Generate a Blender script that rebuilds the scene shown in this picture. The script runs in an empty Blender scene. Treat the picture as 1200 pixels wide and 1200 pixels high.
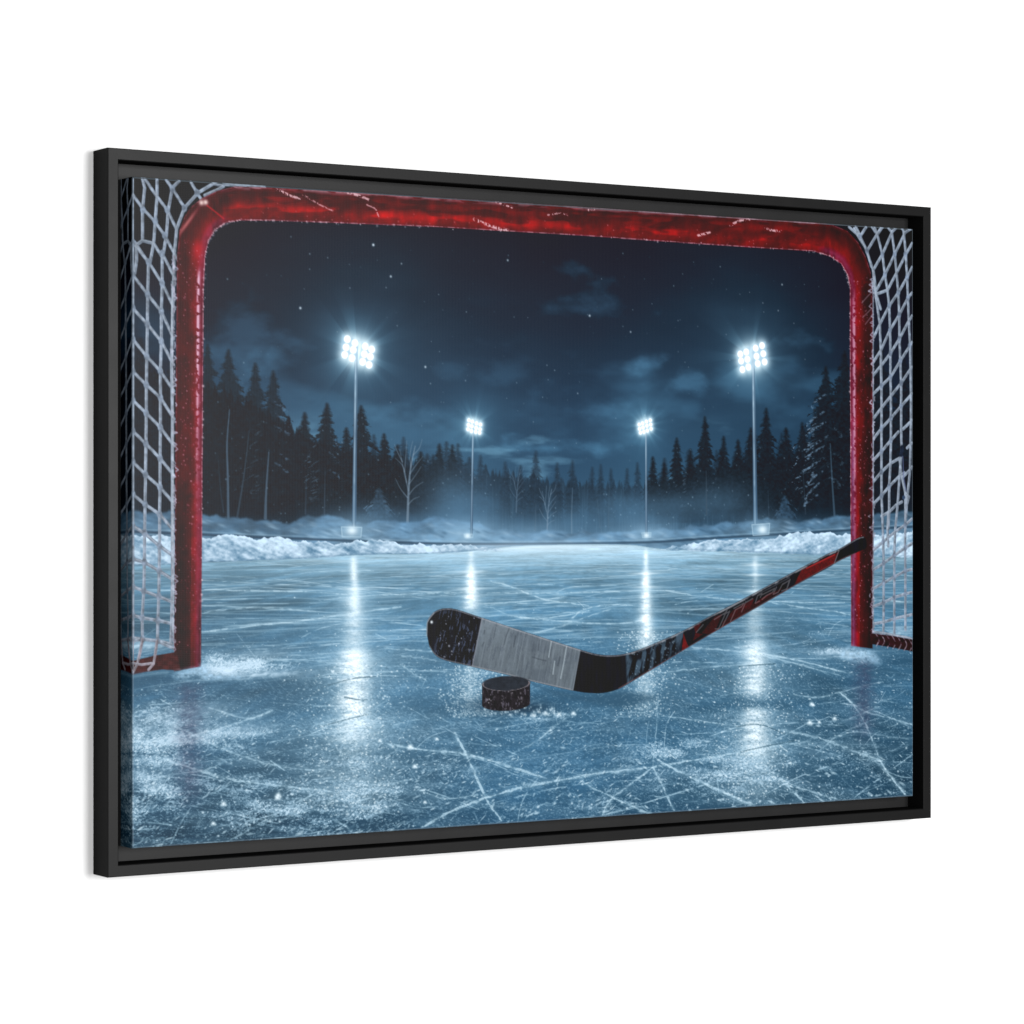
# A framed canvas print hanging on a white wall, seen from its left.
# One thing: a black floating frame (rim + inner ledge) and the canvas stretched
# in it.  The picture on the canvas is flat ink, so it is built as the flat
# printed sheet it is; each printed subject is a sheet of its own on the canvas.
import bpy, math
import numpy as np

# ---- measures in inches (36 x 24 in canvas in a floating frame), wall = plane y 0
CW, CH = 36.12, 24.0                 # canvas
GAPW = 0.975                         # canvas edge to the frame's outer edge
FW, FH = CW+2*GAPW, CH+2*GAPW        # frame outside
DEPTH, LIP, LEDGE = 1.25, 0.42, 1.03 # frame depth, rim width, how far the inner ledge lies behind the front
FRAME_FRONT = -DEPTH
CANVAS_FRONT = -DEPTH+0.03
TH = math.radians(32.3)
FWD = (math.sin(TH), math.cos(TH)); RGT = (math.cos(TH), -math.sin(TH))
FOC = 3422.0                         # focal length in photograph pixels (1200 wide)
_zl = FOC*FH/856.0; _xl = (126.3-600.0)/FOC*_zl          # left front corner seen from the camera
CAM = (-FW/2-(RGT[0]*_xl+FWD[0]*_zl), FRAME_FRONT-(RGT[1]*_xl+FWD[1]*_zl))
WORLD = .50
LAMPSET = [('key_lamp', (27, -154, 9), (0, 0, 0), 150, 1.35, 1.35), ('fill_lamp', (-92, -150, 0), (-10, 0, 0), 56, 1.0, 1.4)]
INK_FLOOR = .006
# ----------------------------------------------------------------------------
# THE PRINT.  The canvas carries a flat printed picture (a frozen rink at night).
# It is painted here with plain arithmetic (noise, strokes, polygons) in the
# print's own undistorted units, 1500 wide x 1000 high, and becomes ink colour
# on the canvas.  Nothing here knows about the lights of the scene.
# ----------------------------------------------------------------------------
S = 0.92                                  # raster samples per print unit
NX, NY = int(1500*S), int(1000*S)
rng = np.random.RandomState(11)
U = (np.arange(NX+1)/S)[None, :].repeat(NY+1, 0).astype(np.float32)
V = (np.arange(NY+1)/S)[:, None].repeat(NX+1, 1).astype(np.float32)
IMG = np.zeros((NY+1, NX+1, 3), np.float32)
IDS = np.zeros((NY+1, NX+1), np.int16)

def P(x, y):
    """measurement taken off the photograph -> print units (the print's own plane)"""
    dx = FWD[0]*FOC + RGT[0]*(x-600.0); dy = FWD[1]*FOC + RGT[1]*(x-600.0); dz = 600.7-y
    t = (CANVAS_FRONT - CAM[1])/dy
    return ((CAM[0]+t*dx + CW/2)/CW*1500.0, (CH/2 - t*dz)/CH*1000.0)
def PP(pts): return [P(*p) for p in pts]

def srgb(c): return np.array(c, np.float32)/255.0
def smooth(a, b, x):
    t = np.clip((x-a)/(b-a), 0, 1); return t*t*(3-2*t)
def noise(x, y, seed):
    r = np.random.RandomState(seed).rand(256, 256).astype(np.float32)
    xi = np.floor(x); yi = np.floor(y); fx = x-xi; fy = y-yi
    fx = fx*fx*(3-2*fx); fy = fy*fy*(3-2*fy)
    xi = xi.astype(np.int64) & 255; yi = yi.astype(np.int64) & 255
    x1 = (xi+1) & 255; y1 = (yi+1) & 255
    return (r[yi, xi]*(1-fx)+r[yi, x1]*fx)*(1-fy) + (r[y1, xi]*(1-fx)+r[y1, x1]*fx)*fy
def fbm(x, y, seed, octv=4, gain=.5):
    s = 0; a = 1; n = 0
    for k in range(octv):
        s = s + a*noise(x*2**k+17.3*k, y*2**k+9.1*k, seed+k); n += a; a *= gain
    return s/n
def blend(mask, col, pid=None, sl=None):
    c = np.asarray(col, np.float32)
    if sl is None:                       # work only where the mask has something
        r = np.flatnonzero(mask.max(1) > .002); q = np.flatnonzero(mask.max(0) > .002)
        if not len(r): return
        sl = (slice(r[0], r[-1]+1), slice(q[0], q[-1]+1)); mask = mask[sl]
        if c.ndim == 3 and c.shape[:2] == U.shape: c = c[sl]
    m = mask[..., None]
    IMG[sl] = IMG[sl]*(1-m)+c*m
    if pid is not None: IDS[sl][mask > .5] = pid
def add(mask, col): IMG[:] = IMG + mask[..., None]*srgb(col)
def screen(mask, col): IMG[:] = 1-(1-np.clip(IMG, 0, 1))*(1-np.clip(mask, 0, 1)[..., None]*srgb(col))
def window(u0, u1, v0, v1):
    a = max(0, int(u0*S)-1); b = min(NX+1, int(u1*S)+3)
    c = max(0, int(v0*S)-1); d = min(NY+1, int(v1*S)+3)
    return None if (b <= a or d <= c) else (slice(c, d), slice(a, b))
def stroke(pts, w, soft=0.6, mask=None):
    """coverage of a polyline; w one width or one per point"""
    if mask is None: mask = np.zeros_like(U)
    if np.isscalar(w): w = [w]*len(pts)
    for (a, b, wa, wb) in zip(pts[:-1], pts[1:], w[:-1], w[1:]):
        r = max(wa, wb)/2+soft+2
        sl = window(min(a[0], b[0])-r, max(a[0], b[0])+r, min(a[1], b[1])-r, max(a[1], b[1])+r)
        if sl is None: continue
        x = U[sl]; y = V[sl]; ex = b[0]-a[0]; ey = b[1]-a[1]; L = ex*ex+ey*ey+1e-9
        t = np.clip(((x-a[0])*ex+(y-a[1])*ey)/L, 0, 1)
        d = np.hypot(x-a[0]-t*ex, y-a[1]-t*ey)
        c = np.clip(0.5+((wa+(wb-wa)*t)/2-d)/(2*soft), 0, 1)
        mask[sl] = np.maximum(mask[sl], c)
    return mask
def poly(pts, soft=0.6):
    mask = np.zeros_like(U); p = np.array(pts)
    sl = window(p[:, 0].min()-3, p[:, 0].max()+3, p[:, 1].min()-3, p[:, 1].max()+3)
    if sl is None: return mask
    x = U[sl]; y = V[sl]; ins = np.zeros(x.shape, bool); d = np.full(x.shape, 1e9, np.float32)
    for (ax, ay), (bx, by) in zip(p, np.roll(p, -1, 0)):
        ex, ey = bx-ax, by-ay
        t = np.clip(((x-ax)*ex+(y-ay)*ey)/(ex*ex+ey*ey+1e-9), 0, 1)
        d = np.minimum(d, np.hypot(x-ax-t*ex, y-ay-t*ey))
        if abs(ey) > 1e-9:
            ins ^= ((ay > y) != (by > y)) & (x < ex*(y-ay)/ey+ax)
    mask[sl] = np.clip(0.5+np.where(ins, d, -d)/(2*soft), 0, 1)
    return mask
def curve(pts, n=6):
    p = [np.array(q, float) for q in pts]; p = [2*p[0]-p[1]]+p+[2*p[-1]-p[-2]]; out = []
    for i in range(1, len(p)-2):
        for k in range(n):
            t = k/n
            out.append(tuple(0.5*((2*p[i])+(p[i+1]-p[i-1])*t+(2*p[i-1]-5*p[i]+4*p[i+1]-p[i+2])*t*t+(-p[i-1]+3*p[i]-3*p[i+1]+p[i+2])*t**3)))
    out.append(tuple(p[-2])); return out
def specks(us, vs, rs, amps, mask=None, aspect=1.0):
    if mask is None: mask = np.zeros_like(U)
    for u, v, r, a in zip(us, vs, rs, amps):
        sl = window(u-3*r, u+3*r, v-3*r, v+3*r)
        if sl is None: continue
        g = a*np.exp(-(((U[sl]-u)/r)**2+((V[sl]-v)*aspect/r)**2))
        mask[sl] = np.maximum(mask[sl], g)
    return mask
def ramp(v, stops):
    xs = [s[0] for s in stops]
    return np.stack([np.interp(v, xs, [s[1][k] for s in stops]) for k in range(3)], -1).astype(np.float32)/255.0

SKY, WOODS, FIELD, BANK, ICE, GOAL, NETL, NETR, STICK, PUCK, LAMP, BANK2 = 1, 2, 3, 4, 5, 6, 7, 8, 9, 10, 11, 20

# ---------------------------------------------------------------- sky
IMG[:] = ramp(V, [(0, (8, 12, 20)), (90, (9, 15, 26)), (200, (12, 22, 36)), (310, (17, 34, 53)), (400, (26, 51, 74)), (520, (40, 72, 97))])
IDS[:] = SKY
IMG *= (0.80+0.25*np.exp(-((U-790)/620)**2))[..., None]
c1 = smooth(.52, .74, fbm(U/210, V/95, 3, 5)); band = smooth(130, 250, V)*(1-smooth(455, 500, V))
screen(c1*band*.36, (44, 80, 106))
c2 = smooth(.55, .70, fbm(U/150+3.1, V/34+2.2, 23, 5)); screen(c2*smooth(330, 390, V)*(1-smooth(450, 490, V))*.5, (74, 108, 128))
def cloud(x, y, rx, ry, a, seed):
    u, v = P(x, y); d = np.hypot((U-u)/rx, (V-v)/ry)
    n = fbm(U/60+seed, V/34, 40+seed, 5)
    screen(a*.62*smooth(.25, .85, n*1.25-d*.5+.12), (52, 92, 122))
cloud(690, 345, 95, 42, .55, 1); cloud(752, 425, 60, 24, .75, 2); cloud(805, 450, 90, 25, .70, 3); cloud(500, 490, 110, 30, .45, 4)
cloud(715, 480, 90, 18, .55, 5); cloud(290, 400, 95, 60, .55, 6); cloud(640, 525, 150, 16, .8, 7); cloud(930, 400, 90, 22, .4, 8); cloud(600, 440, 150, 40, .3, 9)
n = fbm(U/90, V/40, 61, 4)
LAMPS = [(419, 412), (881, 419), (556, 499), (755.5, 499)]
for k, (x, y) in enumerate(LAMPS):
    u, v = P(x, y); d = np.hypot(U-u, V-v); big = k < 2
    q = 1.0 if big else .50
    screen((.26*np.exp(-d/(90*q)) + .09*np.exp(-d/(230*q)))*(.75+.5*n), (92, 158, 196))
    an = np.arctan2(V-v, U-u); ray = .62+.85*smooth(.45, .75, noise(np.abs(an)*5.1+3*k, an*0+k, 62))
    screen(.52*np.exp(-(d/(34*q))**1.2)*ray, (112, 172, 206))
    screen(1.0*np.exp(-(d/(27*q))**2), (190, 222, 240))
# stars
st = [(352, 361, 1.6), (437.5, 287, 1.7), (470.5, 309, 1.2), (458, 324, 1.5), (410, 337.5, 1), (452.5, 337, 1), (595, 305, 1.4), (498.5, 430, 1.5), (691, 370, 1.5), (739, 389, 1.3),
      (546.5, 365.5, 1), (384, 302, 1), (844, 312.5, 1), (789.5, 335, 1), (916.5, 333.5, 1.3), (912, 364, 1.1), (894, 355, 1), (363, 297.5, 1.1), (341, 277.5, 1), (384, 302, 1),
      (641, 428, 1), (650, 434, 1), (677, 461, 1.1), (730, 297, 1), (741.5, 363, .9), (764, 356, .9), (800, 321, .9), (504.5, 449.5, 1), (545.5, 446, 1), (602.5, 371.5, .9), (266.5, 327, 1.1)]
q = [P(a, b) for a, b, c in st]
m = specks([a[0] for a in q], [a[1] for a in q], [1.25*s[2] for s in st], [min(.9, .30*s[2]**2) for s in st])
k = 200
m = specks(rng.rand(k)*1180+160, rng.rand(k)**1.1*420+75, .8+.5*rng.rand(k), .06+.26*rng.rand(k)**3, m)
screen(m, (215, 228, 240))

# ---------------------------------------------------------------- woods
top = np.interp(U[0], [0, 130, 240, 330, 430, 560, 640, 760, 900, 1010, 1100, 1180, 1290, 1400, 1500], [258, 286, 330, 376, 392, 410, 412, 428, 434, 428, 408, 388, 355, 312, 290]).astype(np.float32)
jag = np.zeros(NX+1, np.float32)
for seed, sp, amp in ((5, 21, 22), (6, 13, 18), (7, 8, 11)):
    r = np.random.RandomState(seed); x = U[0]/sp; i = np.floor(x).astype(int) % 400
    off = r.rand(401)[i]*.5-.25; hh = r.rand(401)[i]
    jag = np.maximum(jag, amp*hh*np.clip(1-np.abs(x-np.floor(x)-.5-off)*2.4, 0, 1))
edge = top+30-jag
fine = 5*(fbm(U/3, V/5, 71, 2)-.5)
m = smooth(-5, 6, V-edge[None, :]+1.6*fine)
body = ramp(V, [(280, (20, 30, 42)), (420, (27, 43, 58)), (500, (29, 48, 65)), (560, (48, 80, 105))])
dkl = 1-.40*np.exp(-((U-150)/330)**2)-.38*np.exp(-((U-1440)/260)**2)
body = body*((.72+.5*fbm(U/9, V/46, 77, 4))*dkl)[..., None]
m2 = m*(1-smooth(565, 580, V)); blend(m2, body, WOODS)
haz = np.exp(-((U-820)/270)**2)*smooth(395, 470, V)*m2*.28; blend(haz, srgb((44, 76, 100)))
# fine far trunks
tm = np.zeros_like(U)
for k in range(90):
    u = 470+rng.rand()*640; v1 = 528+rng.rand()*14; stroke([(u, v1), (u+rng.randn()*3, v1-35-60*rng.rand())], [1.4, .7], .8, tm)
blend(tm*.22*m2, srgb((92, 124, 146)))

def spruce(x, ytop, ybase, half, col=(17, 23, 31), seed=0, snow=0.0, dens=1.0, a=1.0):
    u, v0 = P(x, ytop); v1 = P(x, ybase)[1]
    sl = window(u-half*1.3, u+half*1.3, v0-4, v1+4)
    if sl is None: return
    x_ = U[sl]; y_ = V[sl]; dx = x_-u; ad = np.abs(dx); H = v1-v0; r = np.random.RandomState(100+seed)
    per = max(7.0, H/17.0); side = np.where(dx > 0, 37.0, 0.0)
    yy = y_-v0-ad*.55*np.clip(ad/half, .3, 1)
    kk = np.floor(yy/per); f = yy/per-kk
    t = np.clip((y_-v0)/H, 0, 1)
    tab = r.rand(200).astype(np.float32)
    lay = .60+.55*tab[((kk+side).astype(int)) % 200]
    w = half*np.clip(t*1.7, 0, 1)**.75*np.minimum(1, (.55+.7*t)) * lay*(.56+.44*f)
    w = w*(.40+1.25*fbm(x_/6.5+seed, y_/3.4, 200+seed, 4)) + 1.0
    w = np.where(t > .55, np.maximum(w, half*.62*smooth(.50, .75, t)), w)
    c = np.clip(.5+(w-ad)/6.0, 0, 1)*smooth(-1, 3, y_-v0)
    gap = fbm(x_/5.0+seed*3, y_/3.6, 300+seed, 3)
    c = c*np.where(ad > .25*w, smooth(.20, .42, gap+.16*dens), 1)
    fade = 1-smooth(.80, 1.0, t)*.85
    cc = srgb(col)*(.62+.76*gap)[..., None]
    blend(c*fade*a, cc, WOODS, sl)
    if snow:
        g2 = fbm(x_/9+seed, y_/2.4+np.abs(dx)*-.16, 400+seed, 4)
        s_ = smooth(.54, .74, g2)*c*smooth(.10, .35, t)*(1-smooth(.72, .92, t))*np.where(dx < 0, 1.0, .35)*smooth(.22, .5, ad/half)
        blend(s_*snow, srgb((112, 140, 166)), None, sl)
trees = [  # x, top, base, half, seed, snow
 (243, 402, 612, 42, 1, 0), (268, 408, 610, 48, 2, 0), (299, 424, 610, 46, 3, 0), (320, 433, 612, 44, 4, .25), (357, 482, 608, 32, 5, 0), (383, 471, 610, 34, 6, .35),
 (340, 498, 606, 26, 17, 0), (406, 500, 606, 26, 18, 0), (423, 474, 608, 36, 7, .05), (450, 507, 606, 28, 8, 0), (466, 520, 606, 24, 19, 0), (493, 528, 608, 24, 20, 0), (515, 519, 606, 22, 9, 0), (530, 520, 606, 22, 10, .1),
 (563, 532, 612, 18, 11, .2), (628, 527, 612, 21, 12, 0), (592, 540, 612, 16, 21, 0), (610, 544, 612, 14, 22, 0), (653, 541, 612, 13, 31, 0), (671, 538, 612, 18, 13, .05), (694, 546, 612, 12, 14, 0), (704, 543, 612, 13, 15, 0), (716, 548, 612, 12, 30, 0),
 (735, 548, 612, 12, 32, 0), (747, 541, 612, 14, 16, 0), (765, 534, 610, 16, 23, .1), (778, 541, 610, 14, 33, 0), (793, 512, 608, 22, 24, .06), (809, 525, 610, 20, 25, .30), (826, 487, 606, 29, 26, .05), (848, 510, 606, 24, 27, .14), (865, 514, 606, 24, 28, .05), (880, 500, 604, 26, 34, 0),
 (898, 477, 604, 34, 29, .05), (921, 500, 604, 30, 35, 0), (940, 494, 604, 30, 36, 0), (968, 428, 606, 56, 37, .75), (990, 410, 606, 60, 38, .1), (1030, 400, 604, 70, 39, 0), (1060, 420, 604, 60, 40, 0), (165, 395, 604, 60, 41, 0), (205, 415, 604, 60, 42, 0)]
for k in range(46):
    x = rng.choice([238+rng.rand()*230, 772+rng.rand()*230, 470+rng.rand()*90])
    y0 = np.interp(x, [238, 330, 470, 560, 770, 860, 930, 1000], [440, 492, 528, 538, 540, 522, 500, 452])+rng.randn()*9
    g_ = .8+.6*rng.rand(); spruce(x, y0, 608, 20+14*rng.rand(), (18*g_, 28*g_, 38*g_), 600+k, .12*(rng.rand() < .4), a=.62)
for x, a, b, h, sd, sn in trees:
    far = 560 < x < 760
    spruce(x, a, b, h*(1.0 if far else 1.30), (25, 40, 54) if far else (17, 25, 33), sd, sn, a=.68 if far else (.80 if x < 345 else .92))
spruce(444, 571, 613, 26, (36, 54, 70), 50, .5); spruce(920, 580, 612, 26, (40, 62, 82), 51, .25, a=.8)
# mist at the foot of the woods
mn = fbm(U/70, V/40, 81, 5)
blend((WOODS == IDS)*smooth(490, 566, V+34*(mn-.5))*.78, ramp(V, [(480, (40, 70, 94)), (560, (74, 112, 140))]))
for x, y, rx, ry, a in ((533, 592, 60, 56, .62), (560, 602, 80, 34, .5), (690, 606, 130, 26, .45), (430, 604, 70, 24, .3), (740, 600, 80, 32, .5), (850, 590, 75, 34, .5), (790, 597, 60, 26, .4), (500, 612, 90, 20, .4)):
    u, v = P(x, y); d = np.hypot((U-u)/rx, (V-v)/ry); blend(a*np.exp(-d*d)*(.55+.8*mn), srgb((74, 114, 144)))
# bare trunks
def bare(pts, w, col, a=1.0, w1=None):
    q = curve(PP(pts), 4); blend(stroke(q, list(np.linspace(w, w1 or w*.35, len(q))), .9)*a*.8, srgb(col))
bare([(267.5, 607), (267, 560), (266, 520), (269, 480)], 4.5, (84, 108, 130), .8); bare([(278, 606), (284, 570), (288, 540), (292, 505)], 3.4, (64, 84, 102), .6)
bare([(262, 600), (258, 570), (256, 540)], 2.4, (56, 74, 92), .5); bare([(311, 607), (312, 575), (315, 530)], 5.2, (84, 108, 130), .75); bare([(358, 602), (359, 560)], 2.6, (56, 74, 92), .6); bare([(380, 604), (381, 552)], 2.6, (60, 78, 96), .6)
def birch(x, y0, k, col, a):
    bare([(x, y0), (x+1.5*k, y0-42*k), (x+4*k, y0-66*k), (x+9*k, y0-90*k)], 4.6*k, col, a)
    for (a0, b0, a1, b1, a2, b2) in ((1.2, -38, -4, -60, -9, -86), (-1, -48, -5, -66, -14, -76), (1.8, -46, 8, -54, 16, -66), (3, -58, 10, -68, 18, -78), (2.2, -34, 9, -42, 18, -48), (4, -66, 3, -80, 6, -96), (-3.5, -60, -2, -78, -1, -96), (0, -30, -8, -40, -14, -52), (1, -22, 7, -28, 14, -31), (7, -80, 14, -88, 17, -98), (-6, -72, -12, -84, -15, -92)):
        bare([(x+a0*k, y0+b0*k), (x+a1*k, y0+b1*k), (x+a2*k, y0+b2*k)], 2.2*k, col, a*.75, .8)
birch(477.5, 613, 1.0, (112, 132, 150), .85); birch(641, 629, .62, (104, 126, 146), .8); birch(605, 600, .55, (92, 116, 138), .6)
bare([(670, 629), (670, 600), (671, 572)], 2.8, (96, 120, 140), .7); bare([(627, 622), (628, 590)], 2.0, (74, 98, 118), .6); bare([(713, 618), (714, 570)], 1.8, (74, 98, 118), .5); bare([(703, 618), (700, 585)], 1.8, (74, 98, 118), .45)
bare([(828, 603), (827.5, 552)], 3.2, (58, 76, 92), .7); bare([(978, 606), (975, 560), (973, 520)], 4.6, (64, 88, 108), .8); bare([(944, 602), (941, 550)], 2.6, (44, 58, 72), .7); bare([(901, 606), (900, 575)], 2.6, (44, 62, 78), .7)
for i_, (x0, y0, x1, y1) in enumerate([(968, 462, 953, 474), (966, 482, 946, 497), (968, 494, 948, 508), (970, 511, 943, 530), (966, 523, 948, 534), (966, 536, 939, 556), (964, 552, 946, 566), (960, 566, 945, 581), (972, 500, 986, 510), (974, 530, 988, 540), (972, 560, 984, 568), (958, 580, 944, 590)]):
    q = curve(PP([(x0, y0), (x0*.5+x1*.5+1, y0*.5+y1*.5-1.5), (x1, y1), (x1-1, y1+3)]), 6); mm = stroke(q, list(np.linspace(2.5, 5.5, len(q))), 1.6)
    blend(mm*smooth(.40, .66, fbm(U/4.2, V/3.0, 430+i_, 3))*(.62 if x1 < x0 else .28), srgb((112, 142, 170)))
for i_, (x0, y0, x1, y1) in enumerate([(320, 470, 335, 482), (322, 485, 340, 500), (322, 500, 343, 512), (322, 528, 338, 540), (322, 542, 337, 554), (385, 512, 396, 522), (386, 530, 398, 544), (386, 550, 400, 562)]):
    q = curve(PP([(x0, y0), (x0*.5+x1*.5, y0*.5+y1*.5-1.5), (x1, y1)]), 6); blend(stroke(q, list(np.linspace(2, 4.5, len(q))), 1.6)*smooth(.45, .68, fbm(U/4.2, V/3.0, 450+i_, 3))*.5, srgb((92, 120, 148)))
q = rng.rand(500); m = specks(80+1340*rng.rand(500), 330+rng.rand(500)*200, .9+.6*rng.rand(500), .1+.35*rng.rand(500)**2); screen(m*(IDS == WOODS), (130, 158, 182))

# ---------------------------------------------------------------- snow field behind the rink
fx = [-60, 90, 130, 200, 260, 330, 400, 470, 520, 590, 650, 710, 780, 850, 930, 990, 1040, 1100, 1180, 1250, 1320, 1400, 1560]
fpy = [600, 600, 602, 607, 609, 604, 612, 612, 606, 614, 622, 624, 624, 624, 622, 620, 617, 612, 608, 611, 607, 602, 594]
fe = np.interp(U[0], fx, [(y-600)*1.33+500 for y in fpy])+7*(fbm(U[0]/26, U[0]*0, 91, 4)-.5)*2
m = smooth(-3, 3, V-fe[None, :])
fn = fbm(U/44+V/70, V/13, 93, 5); fn2 = fbm(U/15, V/8, 94, 3)
base = ramp(V-fe[None, :], [(0, (72, 106, 134)), (20, (84, 120, 148)), (50, (96, 132, 160))])
base = base*(.52+.66*fn+.28*fn2)[..., None]
base *= (.84+.22*np.exp(-((U-700)/420)**2))[..., None]
blend(m, base, FIELD)
for x, y, rx, ry, a in ((600, 628, 190, 20, .5), (760, 626, 60, 22, .6), (550, 626, 55, 22, .6), (415, 622, 50, 22, .45), (893, 620, 40, 18, .3)):
    u, v = P(x, y); d = np.hypot((U-u)/rx, (V-v)/ry); blend(a*np.exp(-d*d)*(.5+.7*fn), srgb((128, 166, 194)))
for k in range(260):   # tufts and hollows in the snow
    u = rng.rand()*1500; v = np.interp(u, U[0], fe)+4+rng.rand()*34
    sl = window(u-20, u+20, v-8, v+8)
    if sl is None: continue
    d = np.hypot((U[sl]-u)/(5+7*rng.rand()), (V[sl]-v-.25*(U[sl]-u))/(1.6+1.6*rng.rand()))
    blend(np.exp(-d*d)*(.18+.3*rng.rand()), srgb((150, 182, 206)) if rng.rand() < .5 else srgb((50, 82, 108)), None, sl)
# rink kerb, a thin dark line
kerb = curve(PP([(142, 622.5), (238, 626.5), (300, 629.5), (380, 632.5), (470, 636), (560, 637.5), (660, 637), (760, 635.5), (830, 631), (900, 627), (985, 622), (1075, 617)]), 6)
blend(stroke(kerb, 3.6, 1.2)*.8, srgb((34, 56, 76))); blend(stroke([(a, b-4) for a, b in kerb], 1.6, .8)*.4, srgb((140, 170, 190)))

# ---------------------------------------------------------------- ice
shore = curve(PP([(142, 663), (200, 661), (240, 659), (300, 656.5), (350, 654), (420, 650), (500, 648.5), (560, 644), (610, 639.5), (680, 638), (740, 638.5), (775, 643), (840, 644.5), (900, 647), (960, 649.5), (1010, 650), (1075, 652)]), 6)
se = np.interp(U[0], [a for a, b in shore], [b for a, b in shore]).astype(np.float32)
m = smooth(-1.2, 1.2, V-se[None, :])
hz = 515.0; q = 1/np.maximum(V-hz, 8); xq = (U-750)*q; zq = 100*q
ice = ramp(V, [(546, (150, 182, 206)), (560, (132, 167, 193)), (580, (98, 137, 166)), (610, (78, 118, 149)), (660, (69, 110, 142)), (740, (61, 103, 137)), (830, (53, 96, 131)), (920, (44, 85, 119)), (1000, (36, 73, 104))])
ice = ice*(.93+.11*np.exp(-((U-760)/520)**2)-.10*smooth(800, 1000, V)*np.abs((U-750)/750)**2)[..., None]
w1 = fbm(xq*1.2, zq*9, 110, 5); w2 = fbm(xq*9, zq*26, 120, 5); w3 = fbm(xq*3.0, zq*60, 130, 4)
w4 = fbm(xq*.55+5, zq*5+3, 140, 4); ice = ice*(.46+.40*w1+.20*w2+.12*w3+.40*w4)[..., None]
blend(m, ice, ICE)
IM = m*(IDS == ICE)
near = smooth(560, 900, V)
# milky haze over the far ice
blend(IM*np.exp(-np.clip(V-550, 0, 999)/26)*.58*np.exp(-((U-720)/470)**2), srgb((190, 214, 232)))
# long soft streaks of reflected light far out
sm = np.zeros_like(U)
for k in range(190):
    v = 562+150*rng.rand()**1.6; u = rng.rand()*1500; L = 60+170*rng.rand(); t = rng.randn()*.03
    stroke([(u-L, v-L*t), (u, v), (u+L, v+L*t)], [.4, 1.0+2.0*(v-540)/160, .4], 1.0, sm)
blend(sm*IM*.33, srgb((178, 206, 226)))
# dark smears
sm = np.zeros_like(U)
for k in range(110):
    v = 580+400*rng.rand(); u = rng.rand()*1500; L = 30+110*rng.rand(); t = rng.randn()*.06
    stroke([(u-L, v-L*t), (u, v), (u+L, v+L*t)], [1, 4+12*(v-560)/420, 1], 5.0, sm)
blend(sm*IM*.20, srgb((38, 76, 106)))
# skate scratches
BRK = [smooth(.28, .62, fbm(U/18, V/10, 500+j, 3)) for j in range(7)]; BRF = [smooth(.32, .62, fbm(U/8, V/8, 540+j, 3)) for j in range(4)]
def scratch(pts, w, a, col=(186, 212, 230), rough=1.0):
    q = curve(PP(pts), 8); q = [(x+rng.randn()*.5, y+rng.randn()*.45) for x, y in q]; w_ = [w*.82*(.45+.85*rng.rand()) for _ in q]; w_[0] *= .4; w_[-1] *= .4
    m = stroke(q, w_, .8); br = .30+.95*BRF[int(rng.randint(4))]
    halo = stroke(q, [x*3 for x in w_], 3.0)*.22
    blend(np.clip(m*br+halo, 0, 1)*a*IM, srgb(col))
for k in range(170):
    v = 575+425*rng.rand()**.85; dz = (v-515)/485; u = rng.rand()*1500
    ang = rng.randn()*.22 if rng.rand() < .72 else rng.randn()*.9
    L = (70+220*rng.rand())*(.35+.75*dz); b = rng.randn()*.16*L
    x0, y0 = u-L*math.cos(ang), v-L*math.sin(ang)*dz*.8; x1, y1 = u+L*math.cos(ang), v+L*math.sin(ang)*dz*.8
    if min(y0, y1) < 566: continue
    q = curve([(x0, y0), ((x0+x1)/2, (y0+y1)/2+b*dz), (x1, y1)], 8)
    mm = stroke(q, [(.5+2.0*dz)*(.4+.8*rng.rand()) for _ in q], .8)
    blend(mm*IM*(.10+.30*rng.rand()**1.5)*(1-.35*dz)*BRK[k % 7], srgb((178, 204, 224)))
for k in range(330):                     # the web of fine skate cuts
    v = 590+410*rng.rand()**.9; dz = (v-515)/485; u = rng.rand()*1500; ang = rng.rand()*math.pi; L = (26+150*rng.rand()**2)*(.45+.75*dz); b = rng.randn()*.22*L
    x0, y0 = u-L*math.cos(ang), v-L*math.sin(ang)*dz*.42; x1, y1 = u+L*math.cos(ang), v+L*math.sin(ang)*dz*.42
    if min(y0, y1) < 572: continue
    q = curve([(x0, y0), ((x0+x1)/2+b*.3, (y0+y1)/2+b*dz*.5), (x1, y1)], 7); w_ = (.8+1.1*dz)*(.6+.7*rng.rand())
    mm = stroke(q, [.3]+[w_*(.6+.7*rng.rand()) for _ in q[1:-1]]+[.3], .75)
    blend(mm*IM*(.20+.50*rng.rand()**1.5)*BRK[k % 7], srgb((178, 206, 226)))
for k in range(300):
    v = 572+190*rng.rand()**1.2; dz = (v-515)/485; u = rng.rand()*1500; L = 30+110*rng.rand(); t = rng.randn()*.055; b = rng.randn()*5
    q = curve([(u-L, v-L*t), (u+b*3, v+b*dz*1.6), (u+L, v+L*t)], 6); w_ = (.7+1.5*dz)*(.7+.6*rng.rand())
    mm = stroke(q, [.3]+[w_]*(len(q)-2)+[.3], .75); blend(mm*IM*(.14+.46*rng.rand()**1.8)*BRK[k % 7], srgb((186, 212, 231)))
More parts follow.
